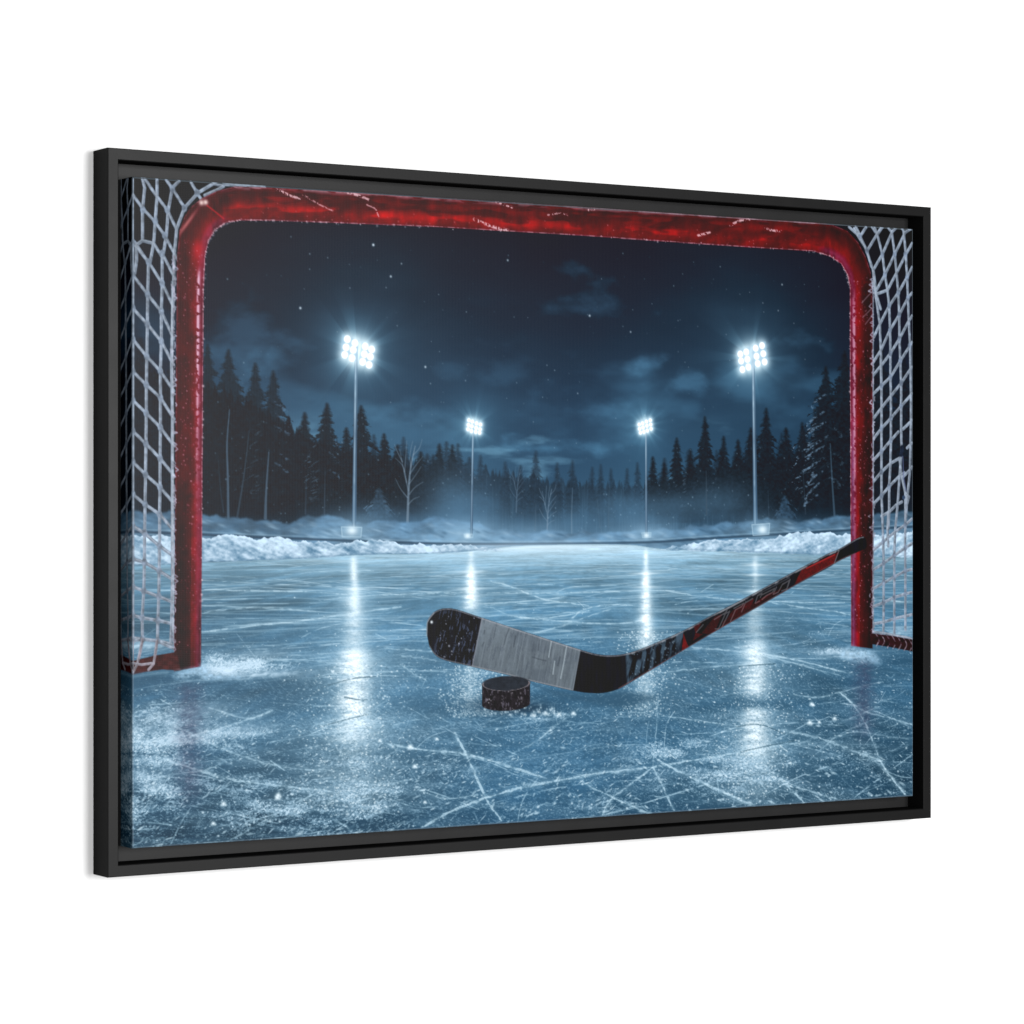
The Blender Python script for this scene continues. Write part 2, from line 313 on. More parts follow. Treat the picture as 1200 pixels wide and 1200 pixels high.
SC = [([(235, 741), (300, 733), (350, 728), (410, 719), (470, 711)], 2.6, .6), ([(380, 703), (430, 698), (500, 695), (560, 694)], 2.2, .5), ([(240, 691), (330, 693), (420, 697)], 2.2, .55),
 ([(575, 681), (600, 688), (640, 703), (690, 709)], 2.6, .6), ([(570, 694), (650, 695), (720, 693), (790, 692)], 2.2, .5), ([(560, 708), (610, 705), (660, 700)], 2.2, .5),
 ([(575, 711), (600, 722), (640, 724), (690, 716)], 2.4, .6), ([(600, 722), (660, 728), (720, 731), (760, 726)], 2.4, .55), ([(625, 742), (660, 733), (690, 722), (715, 714)], 2.4, .5), ([(670, 725), (685, 714), (712, 709), (745, 709)], 2.4, .6),
 ([(780, 692), (830, 700), (890, 704), (990, 707)], 2.2, .5), ([(905, 706), (940, 712), (980, 717), (1000, 721)], 2.4, .6), ([(860, 758), (905, 768), (950, 777), (985, 787)], 2.8, .6), ([(868, 763), (930, 773), (1000, 790)], 2.4, .4),
 ([(810, 759), (860, 763), (910, 772), (985, 792)], 2.8, .5), ([(770, 789), (820, 783), (870, 779), (905, 777)], 2.4, .55), ([(775, 839), (830, 846), (890, 855)], 2.6, .55),
 ([(765, 898), (768, 870), (770, 840), (771, 815)], 2.2, .5), ([(765, 899), (775, 918), (783, 936), (790, 950)], 3.4, .7), ([(765, 899), (740, 918), (715, 938), (706, 955)], 3.2, .65), ([(672, 910), (720, 904), (765, 899), (800, 893), (860, 883)], 3.4, .7),
 ([(860, 883), (900, 876), (950, 868)], 3.0, .5), ([(770, 890), (800, 906), (840, 925), (880, 943)], 4.2, .75), ([(680, 915), (700, 926), (730, 940), (765, 955)], 3.0, .6), ([(914, 913), (930, 928), (946, 945)], 4.0, .7), ([(914, 913), (940, 924), (985, 938)], 3.0, .6),
 ([(532, 858), (540, 872), (548, 888), (560, 915), (572, 940), (588, 962)], 4.0, .75), ([(455, 872), (490, 878), (540, 883), (580, 893), (640, 912)], 4.2, .7), ([(495, 970), (530, 950), (570, 935), (620, 921), (690, 909)], 4.2, .75),
 ([(490, 925), (510, 933), (530, 936), (560, 931)], 2.6, .55), ([(630, 868), (645, 855), (665, 840)], 2.4, .5), ([(600, 883), (630, 868), (650, 850)], 2.2, .35),
 ([(195, 845), (240, 868), (290, 888), (340, 900), (390, 903)], 3.2, .55), ([(185, 888), (230, 902), (270, 913), (330, 921), (390, 928)], 4.0, .65), ([(245, 830), (290, 842), (320, 833)], 3.2, .4), ([(215, 905), (240, 903), (262, 893)], 2.2, .5), ([(225, 862), (260, 853), (300, 840), (320, 832)], 3.0, .5),
 ([(270, 985), (310, 962), (345, 942), (370, 930)], 2.8, .5), ([(390, 960), (430, 980), (470, 975)], 4.0, .4), ([(985, 812), (1000, 826), (1014, 848), (1024, 872), (1034, 896), (1050, 918), (1062, 932)], 3.2, .65), ([(930, 814), (960, 817), (985, 811), (1010, 804), (1035, 799)], 2.6, .6),
 ([(985, 812), (1010, 832), (1045, 842), (1070, 850)], 3.0, .5), ([(915, 855), (960, 865), (1000, 880), (1035, 892)], 5.0, .5), ([(970, 868), (1000, 858), (1040, 863), (1065, 866)], 2.2, .45), ([(1010, 880), (1040, 905), (1060, 930)], 6.0, .4), ([(990, 845), (1015, 834), (1030, 828)], 2.2, .5),
 ([(450, 760), (490, 762), (520, 765)], 2.2, .5), ([(470, 778), (485, 790), (500, 797)], 2.0, .5), ([(468, 768), (500, 772), (520, 776)], 2.0, .45), ([(240, 717), (300, 712), (370, 716)], 2.2, .45), ([(235, 778), (280, 778), (340, 772)], 2.6, .4), ([(830, 720), (880, 715), (990, 722)], 2.0, .4)]
for p, w, a in SC: scratch(p, w, a)
# dark wind-polished hollows
for x, y, rx, ry, a in ((960, 800, 90, 14, .55), (480, 822, 120, 12, .35), (560, 833, 90, 12, .35), (650, 818, 150, 12, .5), (760, 818, 110, 9, .35), (340, 815, 110, 14, .4), (1055, 775, 60, 14, .65), (1010, 800, 40, 10, .4), (300, 800, 70, 10, .25), (180, 797, 70, 12, .75), (205, 808, 50, 8, .5), (520, 775, 70, 10, .15)):
    u, v = P(x, y); d = np.hypot((U-u)/rx, (V-v)/ry); blend(IM*np.exp(-d*d)*a*(.6+.6*w1), srgb((36, 74, 106)))
u0, v0 = P(830, 812); u1, v1 = P(930, 827)
# lamp light on the ice: long broken columns
spk = fbm(U/2.3, V/1.7, 150, 2); rip = fbm(U/26, V/4.2, 160, 3); grain = fbm(U/7, V/3.5, 165, 3)
def column(x, spans, tilt=0.0):
    for (y0, y1, wa, wb, a, core) in spans:
        ua, va = P(x, y0); ub, vb = P(x+tilt, y1)
        t = np.clip((V-va)/(vb-va), 0, 1); uc = ua+(ub-ua)*t; w = wa+(wb-wa)*t
        ends = smooth(va-8, va+10, V)*(1-smooth(vb-32, vb+16, V))
        d = np.abs(U-uc+8*(rip-.5)*(w/18)); g = np.exp(-(d/w)**2); g2 = np.exp(-(d/(w*2.6)))
        br = .62+.50*smooth(.20, .70, rip)
        blend(IM*ends*np.clip(g2*a*.55*(.6+.7*grain), 0, 1), srgb((168, 204, 230)))
        blend(IM*ends*np.clip(g*a*br*core*(.72+.5*spk), 0, 1), srgb((236, 246, 252)))
column(414.5, [(652, 725, 6, 8, .8, .82), (690, 800, 13, 26, .78, .62), (762, 872, 24, 29, .95, 1.0), (840, 950, 44, 62, .62, .34)], 2)
column(552, [(643, 668, 4.5, 6, .7, .75), (662, 722, 7, 16, .95, 1.0), (776, 838, 13, 15, .42, .55)])
column(757, [(643, 676, 4.2, 5.5, .8, .9), (668, 765, 7, 16, .95, 1.0), (775, 835, 17, 18, .52, .65)])
column(885, [(652, 690, 6, 7, .65, .68), (688, 770, 11, 23, .60, .55), (752, 822, 22, 27, .90, .90), (830, 897, 29, 32, .88, .86), (872, 945, 44, 56, .52, .32)], 0)
for x, y, w in ((885, 662, 26), (885, 674, 22), (552, 690, 30), (552, 670, 26), (757, 688, 30), (757, 672, 26), (885, 693, 30), (414, 690, 24)):   # small cross gleams
    u, v = P(x, y); blend(IM*np.exp(-((U-u)/w)**2-((V-v)/2.0)**2)*.55, srgb((226, 240, 250)))
# dark scratches across the light
for p in ([(385, 803), (415, 795), (440, 793)], [(385, 849), (410, 842), (432, 837)], [(866, 781), (890, 779), (908, 778)], [(862, 852), (890, 849), (920, 860)], [(868, 881), (905, 873), (930, 868)], [(404, 817), (420, 820), (430, 820)]):
    q = curve(PP(p), 6); blend(stroke(q, [2.6*(.4+.7*rng.rand()) for _ in q], .8)*.65*IM, srgb((52, 84, 108)))
q = curve(PP([(770, 812), (830, 816), (870, 822), (905, 826), (930, 827)]), 6); blend(stroke(q, 9, 5)*.55*IM, srgb((58, 98, 130)))
# loose snow: fields of grains, dense near the posts
gr = fbm(U/34, V/15, 170, 4); g1 = fbm(U/3.6+V/11, V/2.6, 171, 2); g3 = fbm(U/6.5+V/9, V/4.0, 172, 2)
dens = smooth(600, 1000, V)*.34
def patch(x, y, rx, ry, a):
    global dens
    u, v = P(x, y); dens = dens+.62*a*np.exp(-((U-u)/rx)**2-((V-v)/ry)**2)
for p in ((290, 783, 75, 22, .95), (250, 772, 50, 24, .8), (330, 778, 60, 14, .6), (200, 840, 110, 40, .55), (160, 870, 60, 60, .45), (215, 870, 120, 22, .55), (290, 860, 60, 18, .4), (190, 925, 90, 40, .5), (300, 940, 90, 50, .45), (430, 900, 90, 70, .45), (400, 960, 100, 40, .4),
          (640, 838, 60, 9, .9), (960, 745, 60, 14, .6), (970, 762, 70, 10, .9), (1010, 770, 50, 18, .5), (1050, 745, 40, 10, .7), (780, 880, 90, 30, .55), (830, 900, 100, 50, .4), (900, 900, 80, 40, .5), (980, 850, 90, 30, .4), (1000, 905, 90, 50, .35), (700, 935, 90, 30, .3), (540, 900, 90, 30, .3), (720, 845, 90, 18, .25), (1040, 815, 50, 22, .45), (550, 850, 120, 20, .2), (160, 960, 60, 40, .3)): patch(*p)
g0 = fbm((U+V*.8)/2.2, (V-U*.10)/1.7, 175, 2); gw = fbm(U/60+V/150, V/10-U/160, 176, 4)
cov = smooth(0, .30, dens*(.2+.9*gr+.75*gw)+(g1*.5+g0*.5)*.85-.95); cov2 = smooth(0, .16, dens*(.1+.9*gw+.5*gr)+g0*.75-1.04)
blend(IM*np.clip(cov*.60, 0, 1), srgb((160, 190, 214))); blend(IM*np.clip(cov2*.75, 0, 1), srgb((206, 226, 242)))
ga = fbm((U*.9+V*.55)/3.4, (V*.9-U*.22)/1.5, 177, 3); gl = smooth(.60, .72, ga+.10*(gr-.5)+.10*(gw-.5))*near
blend(IM*gl*.26, srgb((170, 200, 224))); gd = smooth(.58, .72, 1-ga+.12*(gw-.5))*near; blend(IM*gd*.26, srgb((34, 68, 96)))
veil = dens*smooth(.42, .66, gw)*.40; blend(IM*np.clip(veil, 0, .7), srgb((140, 174, 202)))
hol = smooth(0, .16, dens*.5*(1-gr)+(1-g3)*.75-.72); blend(IM*hol*.28*near, srgb((40, 78, 108)))
# wind drifts by the posts
for x, y, rx, ry, a in ((265, 785, 48, 10, .75), (310, 790, 70, 6, .65), (300, 768, 60, 10, .35), (972, 764, 40, 7, .6), (1000, 768, 34, 9, .55), (225, 835, 80, 16, .40), (170, 852, 60, 22, .35), (255, 858, 70, 12, .45), (175, 905, 70, 18, .3), (1055, 740, 30, 9, .55), (165, 757, 40, 9, .6)):
    u, v = P(x, y); d = np.hypot((U-u)/rx, (V-v)/ry); blend(IM*np.exp(-d*d)*a*(.35+1.0*g3), srgb((196, 218, 238)))
k = 3400                                   # glinting flakes and ridges, short dashes
vv = 690+310*rng.rand(k)**.8; uu = rng.rand(k)*1500; dd = dens[(vv*S).astype(int), (uu*S).astype(int)]+.5*smooth(.45, .7, gr)[(vv*S).astype(int), (uu*S).astype(int)]
mk = np.zeros_like(U); md = np.zeros_like(U)
for u, v, d_ in zip(uu, vv, dd):
    if rng.rand() > .22+.75*d_: continue
    z_ = (v-540)/460; L = (1.5+6.5*rng.rand()**1.6)*z_; t = (-.42+.30*rng.randn())*(1 if u < 900 else -.6); w_ = (1.1+1.5*rng.rand()**2)*z_
    a_ = .25+.75*rng.rand()**1.4; tmp = mk
    sl = window(u-L-4, u+L+4, v-L-4, v+L+4)
    if sl is None: continue
    x = U[sl]-u; y = V[sl]-v; c_ = math.cos(t); s2 = math.sin(t); al = x*c_+y*s2; ac = -x*s2+y*c_
    mk[sl] = np.maximum(mk[sl], a_*np.clip(1.15-np.hypot(al/max(L, 1.2), ac/max(w_, .8)), 0, 1)**.6)
    md[sl] = np.maximum(md[sl], .6*a_*np.clip(1.1-np.hypot((al+.6)/max(L, 1.2), (ac-w_*1.5)/max(w_, .8)), 0, 1))
blend(IM*md*.55, srgb((30, 62, 90))); blend(IM*mk*.72, srgb((200, 222, 238)))
k = 3000
vv = 600+400*rng.rand(k)**.75; uu = rng.rand(k)*1500; dd = dens[(vv*S).astype(int), (uu*S).astype(int)]
keep = rng.rand(k) < .25+.9*dd; vv = vv[keep]; uu = uu[keep]; k = len(uu)
m = specks(uu, vv, (.7+1.3*rng.rand(k)**3)*(.55+.75*(vv-560)/440), .25+.75*rng.rand(k)**1.5, None, 1.25); blend(IM*m*.8, srgb((214, 232, 246)))
k = 900   # sparkle in and around the columns
for x, y0, y1, w in ((414, 780, 955, 62), (885, 780, 935, 60), (757, 740, 840, 34), (552, 780, 840, 30)):
    ua, va = P(x, y0); ub, vb = P(x, y1)
    m = specks(ua+rng.randn(k)*w*.8, va+(vb-va)*rng.rand(k), .9+1.1*rng.rand(k)**2, .3+.7*rng.rand(k), None, 1.4); blend(IM*m*.75, srgb((232, 244, 252)))
    m = specks(ua+rng.randn(k)*w*.7, va+(vb-va)*rng.rand(k), 1.2+1.3*rng.rand(k), .2+.5*rng.rand(k), None, 1.7); blend(IM*m*.40, srgb((70, 108, 138)))
for x, y, r in ((481, 875, 4.6), (486, 898, 4.2), (951, 825, 4.4), (949, 847, 5), (978, 842, 4.2), (953, 826, 3), (326, 932, 5), (262, 942, 4.5), (960, 846, 3), (250, 965, 4), (325, 935, 4), (512, 866, 3), (445, 868, 3), (498, 940, 3), (625, 838, 4), (640, 836, 4.5), (655, 837, 4), (672, 836, 4.5), (632, 834, 3), (615, 837, 3)):
    u, v = P(x, y); blend(IM*specks([u, u+r*.7, u-r*.6], [v, v+r*.4, v+r*.35], [r*.9, r*.6, r*.6], [1, .8, .7], None, 1.2)*.9, srgb((222, 236, 246)))
# reddish image of the posts in the ice
for x, y0, y1, w, a in ((222, 800, 960, 20, .36), (1012, 770, 880, 20, .42)):
    ua, va = P(x, y0); ub, vb = P(x, y1); w_ = w*(.7+.7*grain)
    blend(IM*np.exp(-((U-ua)/w_)**2)*smooth(va-6, va+10, V)*(1-smooth(vb-60, vb, V))*a*(.3+.9*(1-g3)), srgb((64, 56, 88)))

# ---------------------------------------------------------------- ploughed snow banks
def bank(toppts, botpts, seed):
    t = curve(PP(toppts), 6); b = curve(PP(botpts), 6); u0 = max(t[0][0], b[0][0]); u1 = min(t[-1][0], b[-1][0])
    tv = np.interp(U[0], [p[0] for p in t], [p[1] for p in t])+4.5*(fbm(U[0]/9, U[0]*0+seed, 180+seed, 3)-.5)*2; bv = np.interp(U[0], [p[0] for p in b], [p[1] for p in b])+2.2*(fbm(U[0]/13, U[0]*0+seed, 185+seed, 3)-.5)*2
    m = smooth(-1, 1, V-tv[None, :])*(1-smooth(-1, 1, V-bv[None, :]))*smooth(u0-2, u0+2, U)*(1-smooth(u1-2, u1+2, U))
    h = np.clip((V-tv[None, :])/np.maximum(bv-tv, 1)[None, :], 0, 1)
    sl_ = -1 if seed == 1 else 1
    rid = fbm((U+sl_*(V-600)*1.4)/52, (V+sl_*U*.20)/20, 190+seed, 3); gra = fbm(U/5, V/3.4, 195+seed, 4)
    gx = np.gradient(fbm((U+sl_*(V-600)*1.2)/46, V/20, 197+seed, 3, .55), axis=1)*22
    lum = .92+.30*(rid-.5)*1.3+.32*gx*sl_*-1+.34*(gra-.5)-.08*smooth(.8, 1, h)+.10*(1-smooth(0, .18, h))
    lum = np.clip(lum, .55, 1.12); col = srgb((176, 200, 219))*lum[..., None]; col[..., 0] -= (1-np.minimum(lum, 1))*.30; col[..., 1] -= (1-np.minimum(lum, 1))*.05; col[..., 2] += (1-np.minimum(lum, 1))*.12
    blend(m, np.clip(col, 0, 1), BANK if seed == 1 else BANK2)
bank([(142, 626), (165, 627.5), (195, 626), (240, 631), (255, 628.5), (270, 626.5), (285, 627), (302, 632), (312, 631), (330, 630.5), (350, 634), (375, 635), (395, 636.5), (420, 634.5), (450, 633.5), (470, 638), (490, 637.5), (510, 640), (530, 638.5), (555, 640), (590, 643.5)],
     [(142, 663), (200, 661), (240, 659), (300, 656.5), (350, 654), (420, 650), (500, 648.5), (560, 646), (600, 644.5)], 1)
bank([(765, 645), (785, 641), (800, 638.5), (820, 636), (836, 633), (850, 634), (880, 631.5), (905, 630), (918, 627), (935, 624.5), (950, 624.5), (985, 626), (1020, 628), (1045, 624.5), (1075, 622)],
     [(745, 645.5), (775, 644.5), (840, 646), (900, 648), (960, 650), (1010, 651), (1075, 654)], 2)
u, v = P(600, 641)
blend(np.exp(-((U-u-30)/150)**2-((V-v)/7)**2)*.55*(IDS != SKY), srgb((202, 222, 236)))
blend(stroke(shore, 2.2, 1.5)*.35, srgb((70, 104, 130)))

# ---------------------------------------------------------------- flood lights
def pole(x0, y0, x1, y1, w0, w1, pid, a=1):
    q = PP([(x0, y0), (x1, y1)]); m = stroke(q, [w0, w1], .6)
    hi = stroke([(p[0]-w0*.12, p[1]) for p in q], [w0*.4, w1*.4], .7)
    va, vb = q[0][1], q[1][1]; t = np.clip((V-va)/(vb-va), 0, 1)
    blend(m*a, ramp(t, [(0, (130, 162, 184)), (.18, (82, 112, 136)), (.5, (52, 74, 96)), (.9, (58, 86, 112)), (1, (80, 112, 138))]), pid)
    blend(hi*a*.8*(1-.5*t)*(.65+.35*noise(U*0, V/9, 7)), srgb((176, 204, 222)))
def dots(pts, r, pid, cols):
    q = PP(pts); mm = np.zeros_like(U)
    for u, v in q: stroke([(u-.1, v), (u+.1, v)], r*2.3, 1.3, mm)
    halo = specks([a[0] for a in q], [a[1] for a in q], [r*2.2]*len(q), [.85]*len(q)); screen(halo, (190, 220, 238))
    for g in cols:
        b = poly(PP(g), 1.2); blend(b*.55, srgb((150, 186, 210)), pid)
    blend(mm, srgb((254, 254, 254)), pid)
def box(pts, glow, pid, a=.6):
    q = PP(pts); blend(poly(q, 1.0)*a*.5, srgb((150, 184, 206)), pid); blend(stroke(q+[q[0]], 1.6, .7)*a, srgb((170, 198, 214)))
    u, v = P(*glow); k_ = 1 if pid < LAMP+2 else .6; d = np.hypot((U-u)/(9*k_), (V-v)/(6.5*k_)); blend(np.exp(-d*d)*.9, srgb((232, 243, 248))); d = np.hypot((U-u)/(26*k_), (V-v)/(12*k_)); blend(np.exp(-d)*.32, srgb((170, 205, 224)))
pole(417.5, 405, 415, 617, 5.6, 7.8, LAMP); pole(882.5, 410, 885.3, 613, 6.4, 9.0, LAMP+1); pole(554.5, 497, 552.5, 627, 3.6, 4.8, LAMP+2); pole(757, 497, 757.5, 627, 3.6, 4.8, LAMP+3)
dots([(407, 397.5), (416, 402), (428, 406), (435.5, 409.5), (405.5, 407), (414, 410), (427, 415), (434, 418), (404, 415.7), (412.5, 419.5), (425, 424), (432.5, 427.5)], 5.0, LAMP, [[(401, 392), (421, 399), (418, 424), (399, 417)], [(424, 401), (440, 407), (437, 432), (420, 425)]])
dots([(867.5, 415), (874.5, 412.5), (885.5, 408), (893, 405), (868.5, 423), (875.8, 421), (886.5, 417.5), (894.5, 414.5), (870, 433), (877, 430), (888, 426), (896, 424)], 5.0, LAMP+1, [[(863, 411), (879, 406), (882, 431), (866, 437)], [(881, 405), (897, 400), (900, 425), (884, 431)]])
dots([(549.5, 492.5), (553.5, 494), (558.5, 496), (563, 497.5), (549, 498), (553, 499.5), (558, 501.5), (562.5, 503), (548.5, 503), (552.5, 505), (557.5, 506), (562, 507)], 2.7, LAMP+2, [[(546, 489), (566, 495), (565, 509), (546, 505)]])
dots([(749, 497.5), (753, 496), (757.5, 494), (762, 492.5), (749.5, 502.5), (753.5, 501), (758, 499), (762.5, 497.5), (750.5, 507), (754.5, 506), (758.5, 504.5), (763, 502.5)], 2.7, LAMP+3, [[(746, 494), (764, 489), (766, 504), (748, 509)]])
box([(400, 617.5), (424, 618), (423, 629.5), (401, 629)], (412.5, 621.5), LAMP); box([(881, 615), (902, 613.5), (901, 626), (882.5, 627.5)], (893.5, 620.5), LAMP+1); box([(544, 626), (554, 626), (554, 630), (545, 630)], (548, 628), LAMP+2, .4); box([(752, 624.5), (763, 624), (762.5, 629.5), (753, 630)], (757.5, 627.5), LAMP+3, .4)

# ---------------------------------------------------------------- nets
vnet = fbm(U/6, V/6, 210, 3)
def strings(lines, w, pid, col, mask=None):
    m = np.zeros_like(U)
    for L in lines:
        ww = w if len(L) == 2 or not np.isscalar(L[-1]) else L.pop()
        stroke(PP(L), ww, .6, m)
    blend(m, srgb(col)*(.62+.70*vnet)[..., None], pid)
    e = np.zeros_like(U)
    for L in lines: stroke([(a-1.1, b-1.3) for a, b in PP(L)], w*.28, .6, e)
    blend(e*.32, srgb((206, 218, 230)))
def knots(pts, r, pid, col):
    q = PP(pts); m = specks([a[0] for a in q], [a[1] for a in q], [r]*len(q), [1.0]*len(q), None, .8); m = smooth(.25, .6, m); blend(m, srgb(col)*(.6+.7*vnet)[..., None], pid)
NETC = (118, 130, 146)
cA = [(155.5, y) for y in (284, 322, 361, 397.5, 435, 469, 505, 541, 579, 616, 655, 687.5, 721, 751)]
cB = [(174, 307), (173, 345), (172.7, 380), (172, 417.5), (171.5, 451), (171.3, 484), (171, 520), (170.5, 556), (170, 591), (169.5, 625), (169.2, 659), (168.5, 692.5), (166.5, 724), (167, 749)]
cC = [(190, 297), (190, 332), (189, 365), (189, 400), (188, 435), (188, 466), (188, 501), (187.5, 537), (187.5, 571), (187, 602.5), (187, 640), (186.5, 669), (186, 699), (185, 727), (184.5, 751)]
cD = [(206, 292), (205.5, 327), (204.5, 362), (203.5, 397), (203, 427), (203.5, 458), (204, 491), (204, 522.5), (204, 557.5), (204, 590), (204, 622), (204, 652), (204, 680), (203.5, 706), (203, 731), (202, 755)]
L = [cA, cB, cC, [(a-2, b) for a, b in cD]]
for k in range(14): L.append([cA[k], cB[k], cC[min(k+1, 14)], cD[min(k+2, 15)]])
L += [[(154.8, 284), (154.2, 210)], [cC[0], cD[1]], [cB[0], cC[1]], [(158, 284), (174, 308)], [(154, 226), (167, 244), (181, 259), (193, 276), (206, 300), (212, 311)], [(170, 210), (183, 229), (196, 246), (206.5, 268)], [(195, 211), (202, 221), (216, 243)], [(224, 214), (231, 226), (236, 234)],
      [(167, 210), (169.5, 220), (167, 246), (167, 280)], [(184, 210), (184, 230), (182, 258), (180, 285)], [(210, 212), (202, 220), (197, 247), (195, 275), (191, 300)], [(252, 214), (232, 226), (216, 244), (207, 268), (204, 300)], [(160, 287), (167, 282), (173, 283.5), (180, 285), (176, 307)], [(180, 285), (191, 303)], [(156, 284), (160, 287), (160, 305), (158, 320)],
      [(250, 215), (262, 218), (256, 222), (240, 229)], [(262, 216), (285, 217), (310, 219)],
      [(152, 747), (167, 749), (184, 751), (204, 760)], [(167, 749), (164, 765), (161, 778), (157, 788)], [(184, 751), (182, 766), (180, 778), (176, 785)], [(154, 751), (154, 790)], [(154, 777), (166, 779), (180, 778)], [(203, 735), (205, 755), (208, 764)]]
strings(L, 5.2, NETL, NETC)
knots(cA+cB+cC+[(167.5, 246), (182, 259), (196, 246), (202, 221), (216, 244), (231, 226), (193, 276)], 4.8, NETL, (116, 130, 148))
c1 = [(1023, 316), (1026, 345), (1031, 380), (1032.5, 420), (1033, 460), (1033, 481), (1033, 504), (1033, 529), (1033, 554), (1033, 582), (1034, 605), (1035, 634), (1035.5, 659), (1035.5, 684), (1035.5, 706), (1035.5, 728), (1035, 743)]
d0 = [(1022.6, 340), (1023, 372), (1023, 412), (1023, 440), (1023, 478), (1022.6, 495), (1022.6, 518), (1022.6, 541), (1022.6, 567), (1022.6, 591), (1022.6, 617), (1022.6, 643), (1022.6, 667), (1022.6, 689), (1022.6, 711), (1022.6, 731)]
c2 = [(1028, 275), (1034, 298), (1037, 322), (1040, 340), (1042, 358.5), (1043, 386.7), (1043.5, 414), (1043.5, 442), (1044, 468), (1044, 490), (1044, 516), (1043.5, 543), (1042, 570), (1042, 600), (1041, 620)]
c3 = [(1045, 272), (1048.5, 298), (1050.6, 320), (1052.7, 343), (1053.8, 369), (1054, 397), (1055, 423), (1056, 449), (1056, 476), (1056, 503), (1056.5, 528), (1054, 560), (1052, 590), (1049, 622), (1048, 651), (1048, 677), (1048, 701), (1048, 725), (1048, 746)]
c4 = [(1059, 272), (1061.5, 298), (1063, 325), (1064, 349), (1065, 376), (1066.5, 405), (1067, 432.5), (1067.5, 463), (1067.5, 494), (1067, 520), (1066.5, 550), (1063, 585), (1061, 615), (1060.5, 640), (1061, 667), (1061, 693), (1061, 716), (1061, 738)]
L = [c1, [(1032, 420), (1033, 460)], c2, c3, c4, [(1023.5, 316), (1027, 345), (1032, 362)], [(1022.4, 330), (1022.6, 500), (1022.8, 740)]]
L += [[(995, 266), (1004, 274), (1014, 290), (1023, 316), (1026, 345)], [(1001, 268), (1008, 277), (1016, 294), (1021, 312)], [(1003, 266), (1008, 276)], [(1015, 266), (1008, 277)], [(1033, 266), (1016, 294)], [(1025, 266), (1028, 275)], [(1022, 266), (1028, 275), (1034, 266)], [(1041, 267), (1045, 272), (1050, 267)], [(1057, 267), (1060, 273), (1067, 268)],
      [(1023.5, 316), (1034, 298), (1045, 273)], [(1026.5, 341), (1037, 322), (1048.5, 298), (1060, 274)], [(1026, 345), (1040, 340), (1050.6, 320), (1061.5, 298), (1069, 285)], [(1024, 395), (1031, 380), (1042, 358.5), (1052.7, 343), (1063, 325), (1069, 313)], [(1023, 425), (1032, 411), (1043, 386.7), (1053.8, 369), (1064, 349), (1069, 343)],
      [(1023, 440), (1033, 428), (1043.5, 414), (1054, 397), (1065, 376), (1069, 370)], [(1023, 462), (1033, 452), (1043.5, 442), (1055, 423), (1066.5, 405), (1069, 401)], [(1023, 491), (1033, 478), (1044, 464), (1056, 449), (1067, 432.5), (1069, 430)],
      [(1023, 515), (1033, 502), (1044, 490), (1056, 476), (1067.5, 463), (1069, 461)], [(1022, 541), (1033, 529), (1044, 516), (1053, 506)], [(1063, 525), (1069, 519)], [(1022, 566), (1033, 553), (1043.5, 543), (1054, 537)], [(1057, 560), (1067, 550), (1069, 547)], [(1058, 503), (1067.5, 494), (1069, 492)], [(1022, 592), (1033, 581), (1042, 570), (1054, 558), (1060, 554)],
      [(1033, 605), (1042, 600), (1050, 592), (1057, 588)], [(1061, 577), (1065, 582), (1063, 590)], [(1054, 537), (1057, 560), (1061, 578), (1061, 615)], [(1041, 600), (1040, 620), (1041, 640)],
      [(1023, 645), (1035, 635), (1048, 624), (1061, 615), (1069, 608)], [(1023, 668), (1035.5, 660), (1048, 651), (1061, 642), (1069, 637)], [(1023, 690), (1035.5, 683), (1048, 676), (1061, 669), (1069, 667)], [(1023, 711), (1035.5, 706), (1048, 700), (1061, 696), (1069, 694)], [(1023, 731), (1035.5, 729), (1048, 725), (1061, 722), (1069, 720)], [(1023, 741), (1035, 742), (1048, 745), (1061, 747), (1069, 749)]]
strings(L, 5.5, NETR, NETC)
kn = [(1034, 298), (1037, 322), (1048.5, 298), (1042, 358.5), (1052.7, 343), (1043, 386.7), (1053.8, 369), (1054, 397), (1043.5, 414), (1055, 423), (1033, 452), (1043.5, 442), (1056, 449), (1033, 502), (1044, 490), (1056, 476), (1033, 529), (1044, 516), (1033, 553), (1042, 570), (1033, 581), (1035, 635), (1048, 651), (1035.5, 683), (1061, 669), (1048, 700), (1035.5, 706), (1048, 725), (1061, 696), (1061, 642), (1035.5, 660), (1008, 277), (1016, 294), (1061, 298), (1063, 325), (1066, 405), (1064, 349), (1061, 615), (1048, 676)]
knots(kn, 4.4, NETR, (116, 130, 150))
knots([(1057, 528), (1056, 532), (1057, 525)], 4.5, NETR, (26, 34, 50)); knots([(1059, 583)], 3.5, NETR, (44, 60, 84)); blend(stroke(PP([(1058, 535), (1059, 560), (1062, 575)]), 2.0, .7)*.7, srgb((90, 98, 140)))

# ---------------------------------------------------------------- goal frame, a bent red pipe
so = PP([(204, 787), (205, 600), (206, 450), (207, 340), (207.5, 300), (210.5, 270), (216, 254), (224, 242), (237, 232), (255, 223.5), (275, 218.5), (320, 220), (380, 223.2), (500, 231), (680, 242.5), (800, 250), (900, 256.5), (955, 260), (976, 263.5), (993, 270.5), (1005.5, 284), (1015, 302), (1020.5, 320), (1022.5, 345), (1022.5, 500), (1022.5, 640), (1022.5, 760)])
si = PP([(997.5, 757), (997, 640), (996.5, 500), (996, 400), (996, 337), (993, 322), (985.5, 309), (972.5, 300.5), (954, 294.6), (900, 291.3), (800, 284.6), (680, 276), (500, 265.5), (380, 260.8), (320, 258.6), (282, 258.3), (265, 261), (252, 270), (244.5, 282), (240.5, 300), (238.7, 340), (238, 450), (237, 600), (235.5, 781)])
gm = poly(so+si, .8)
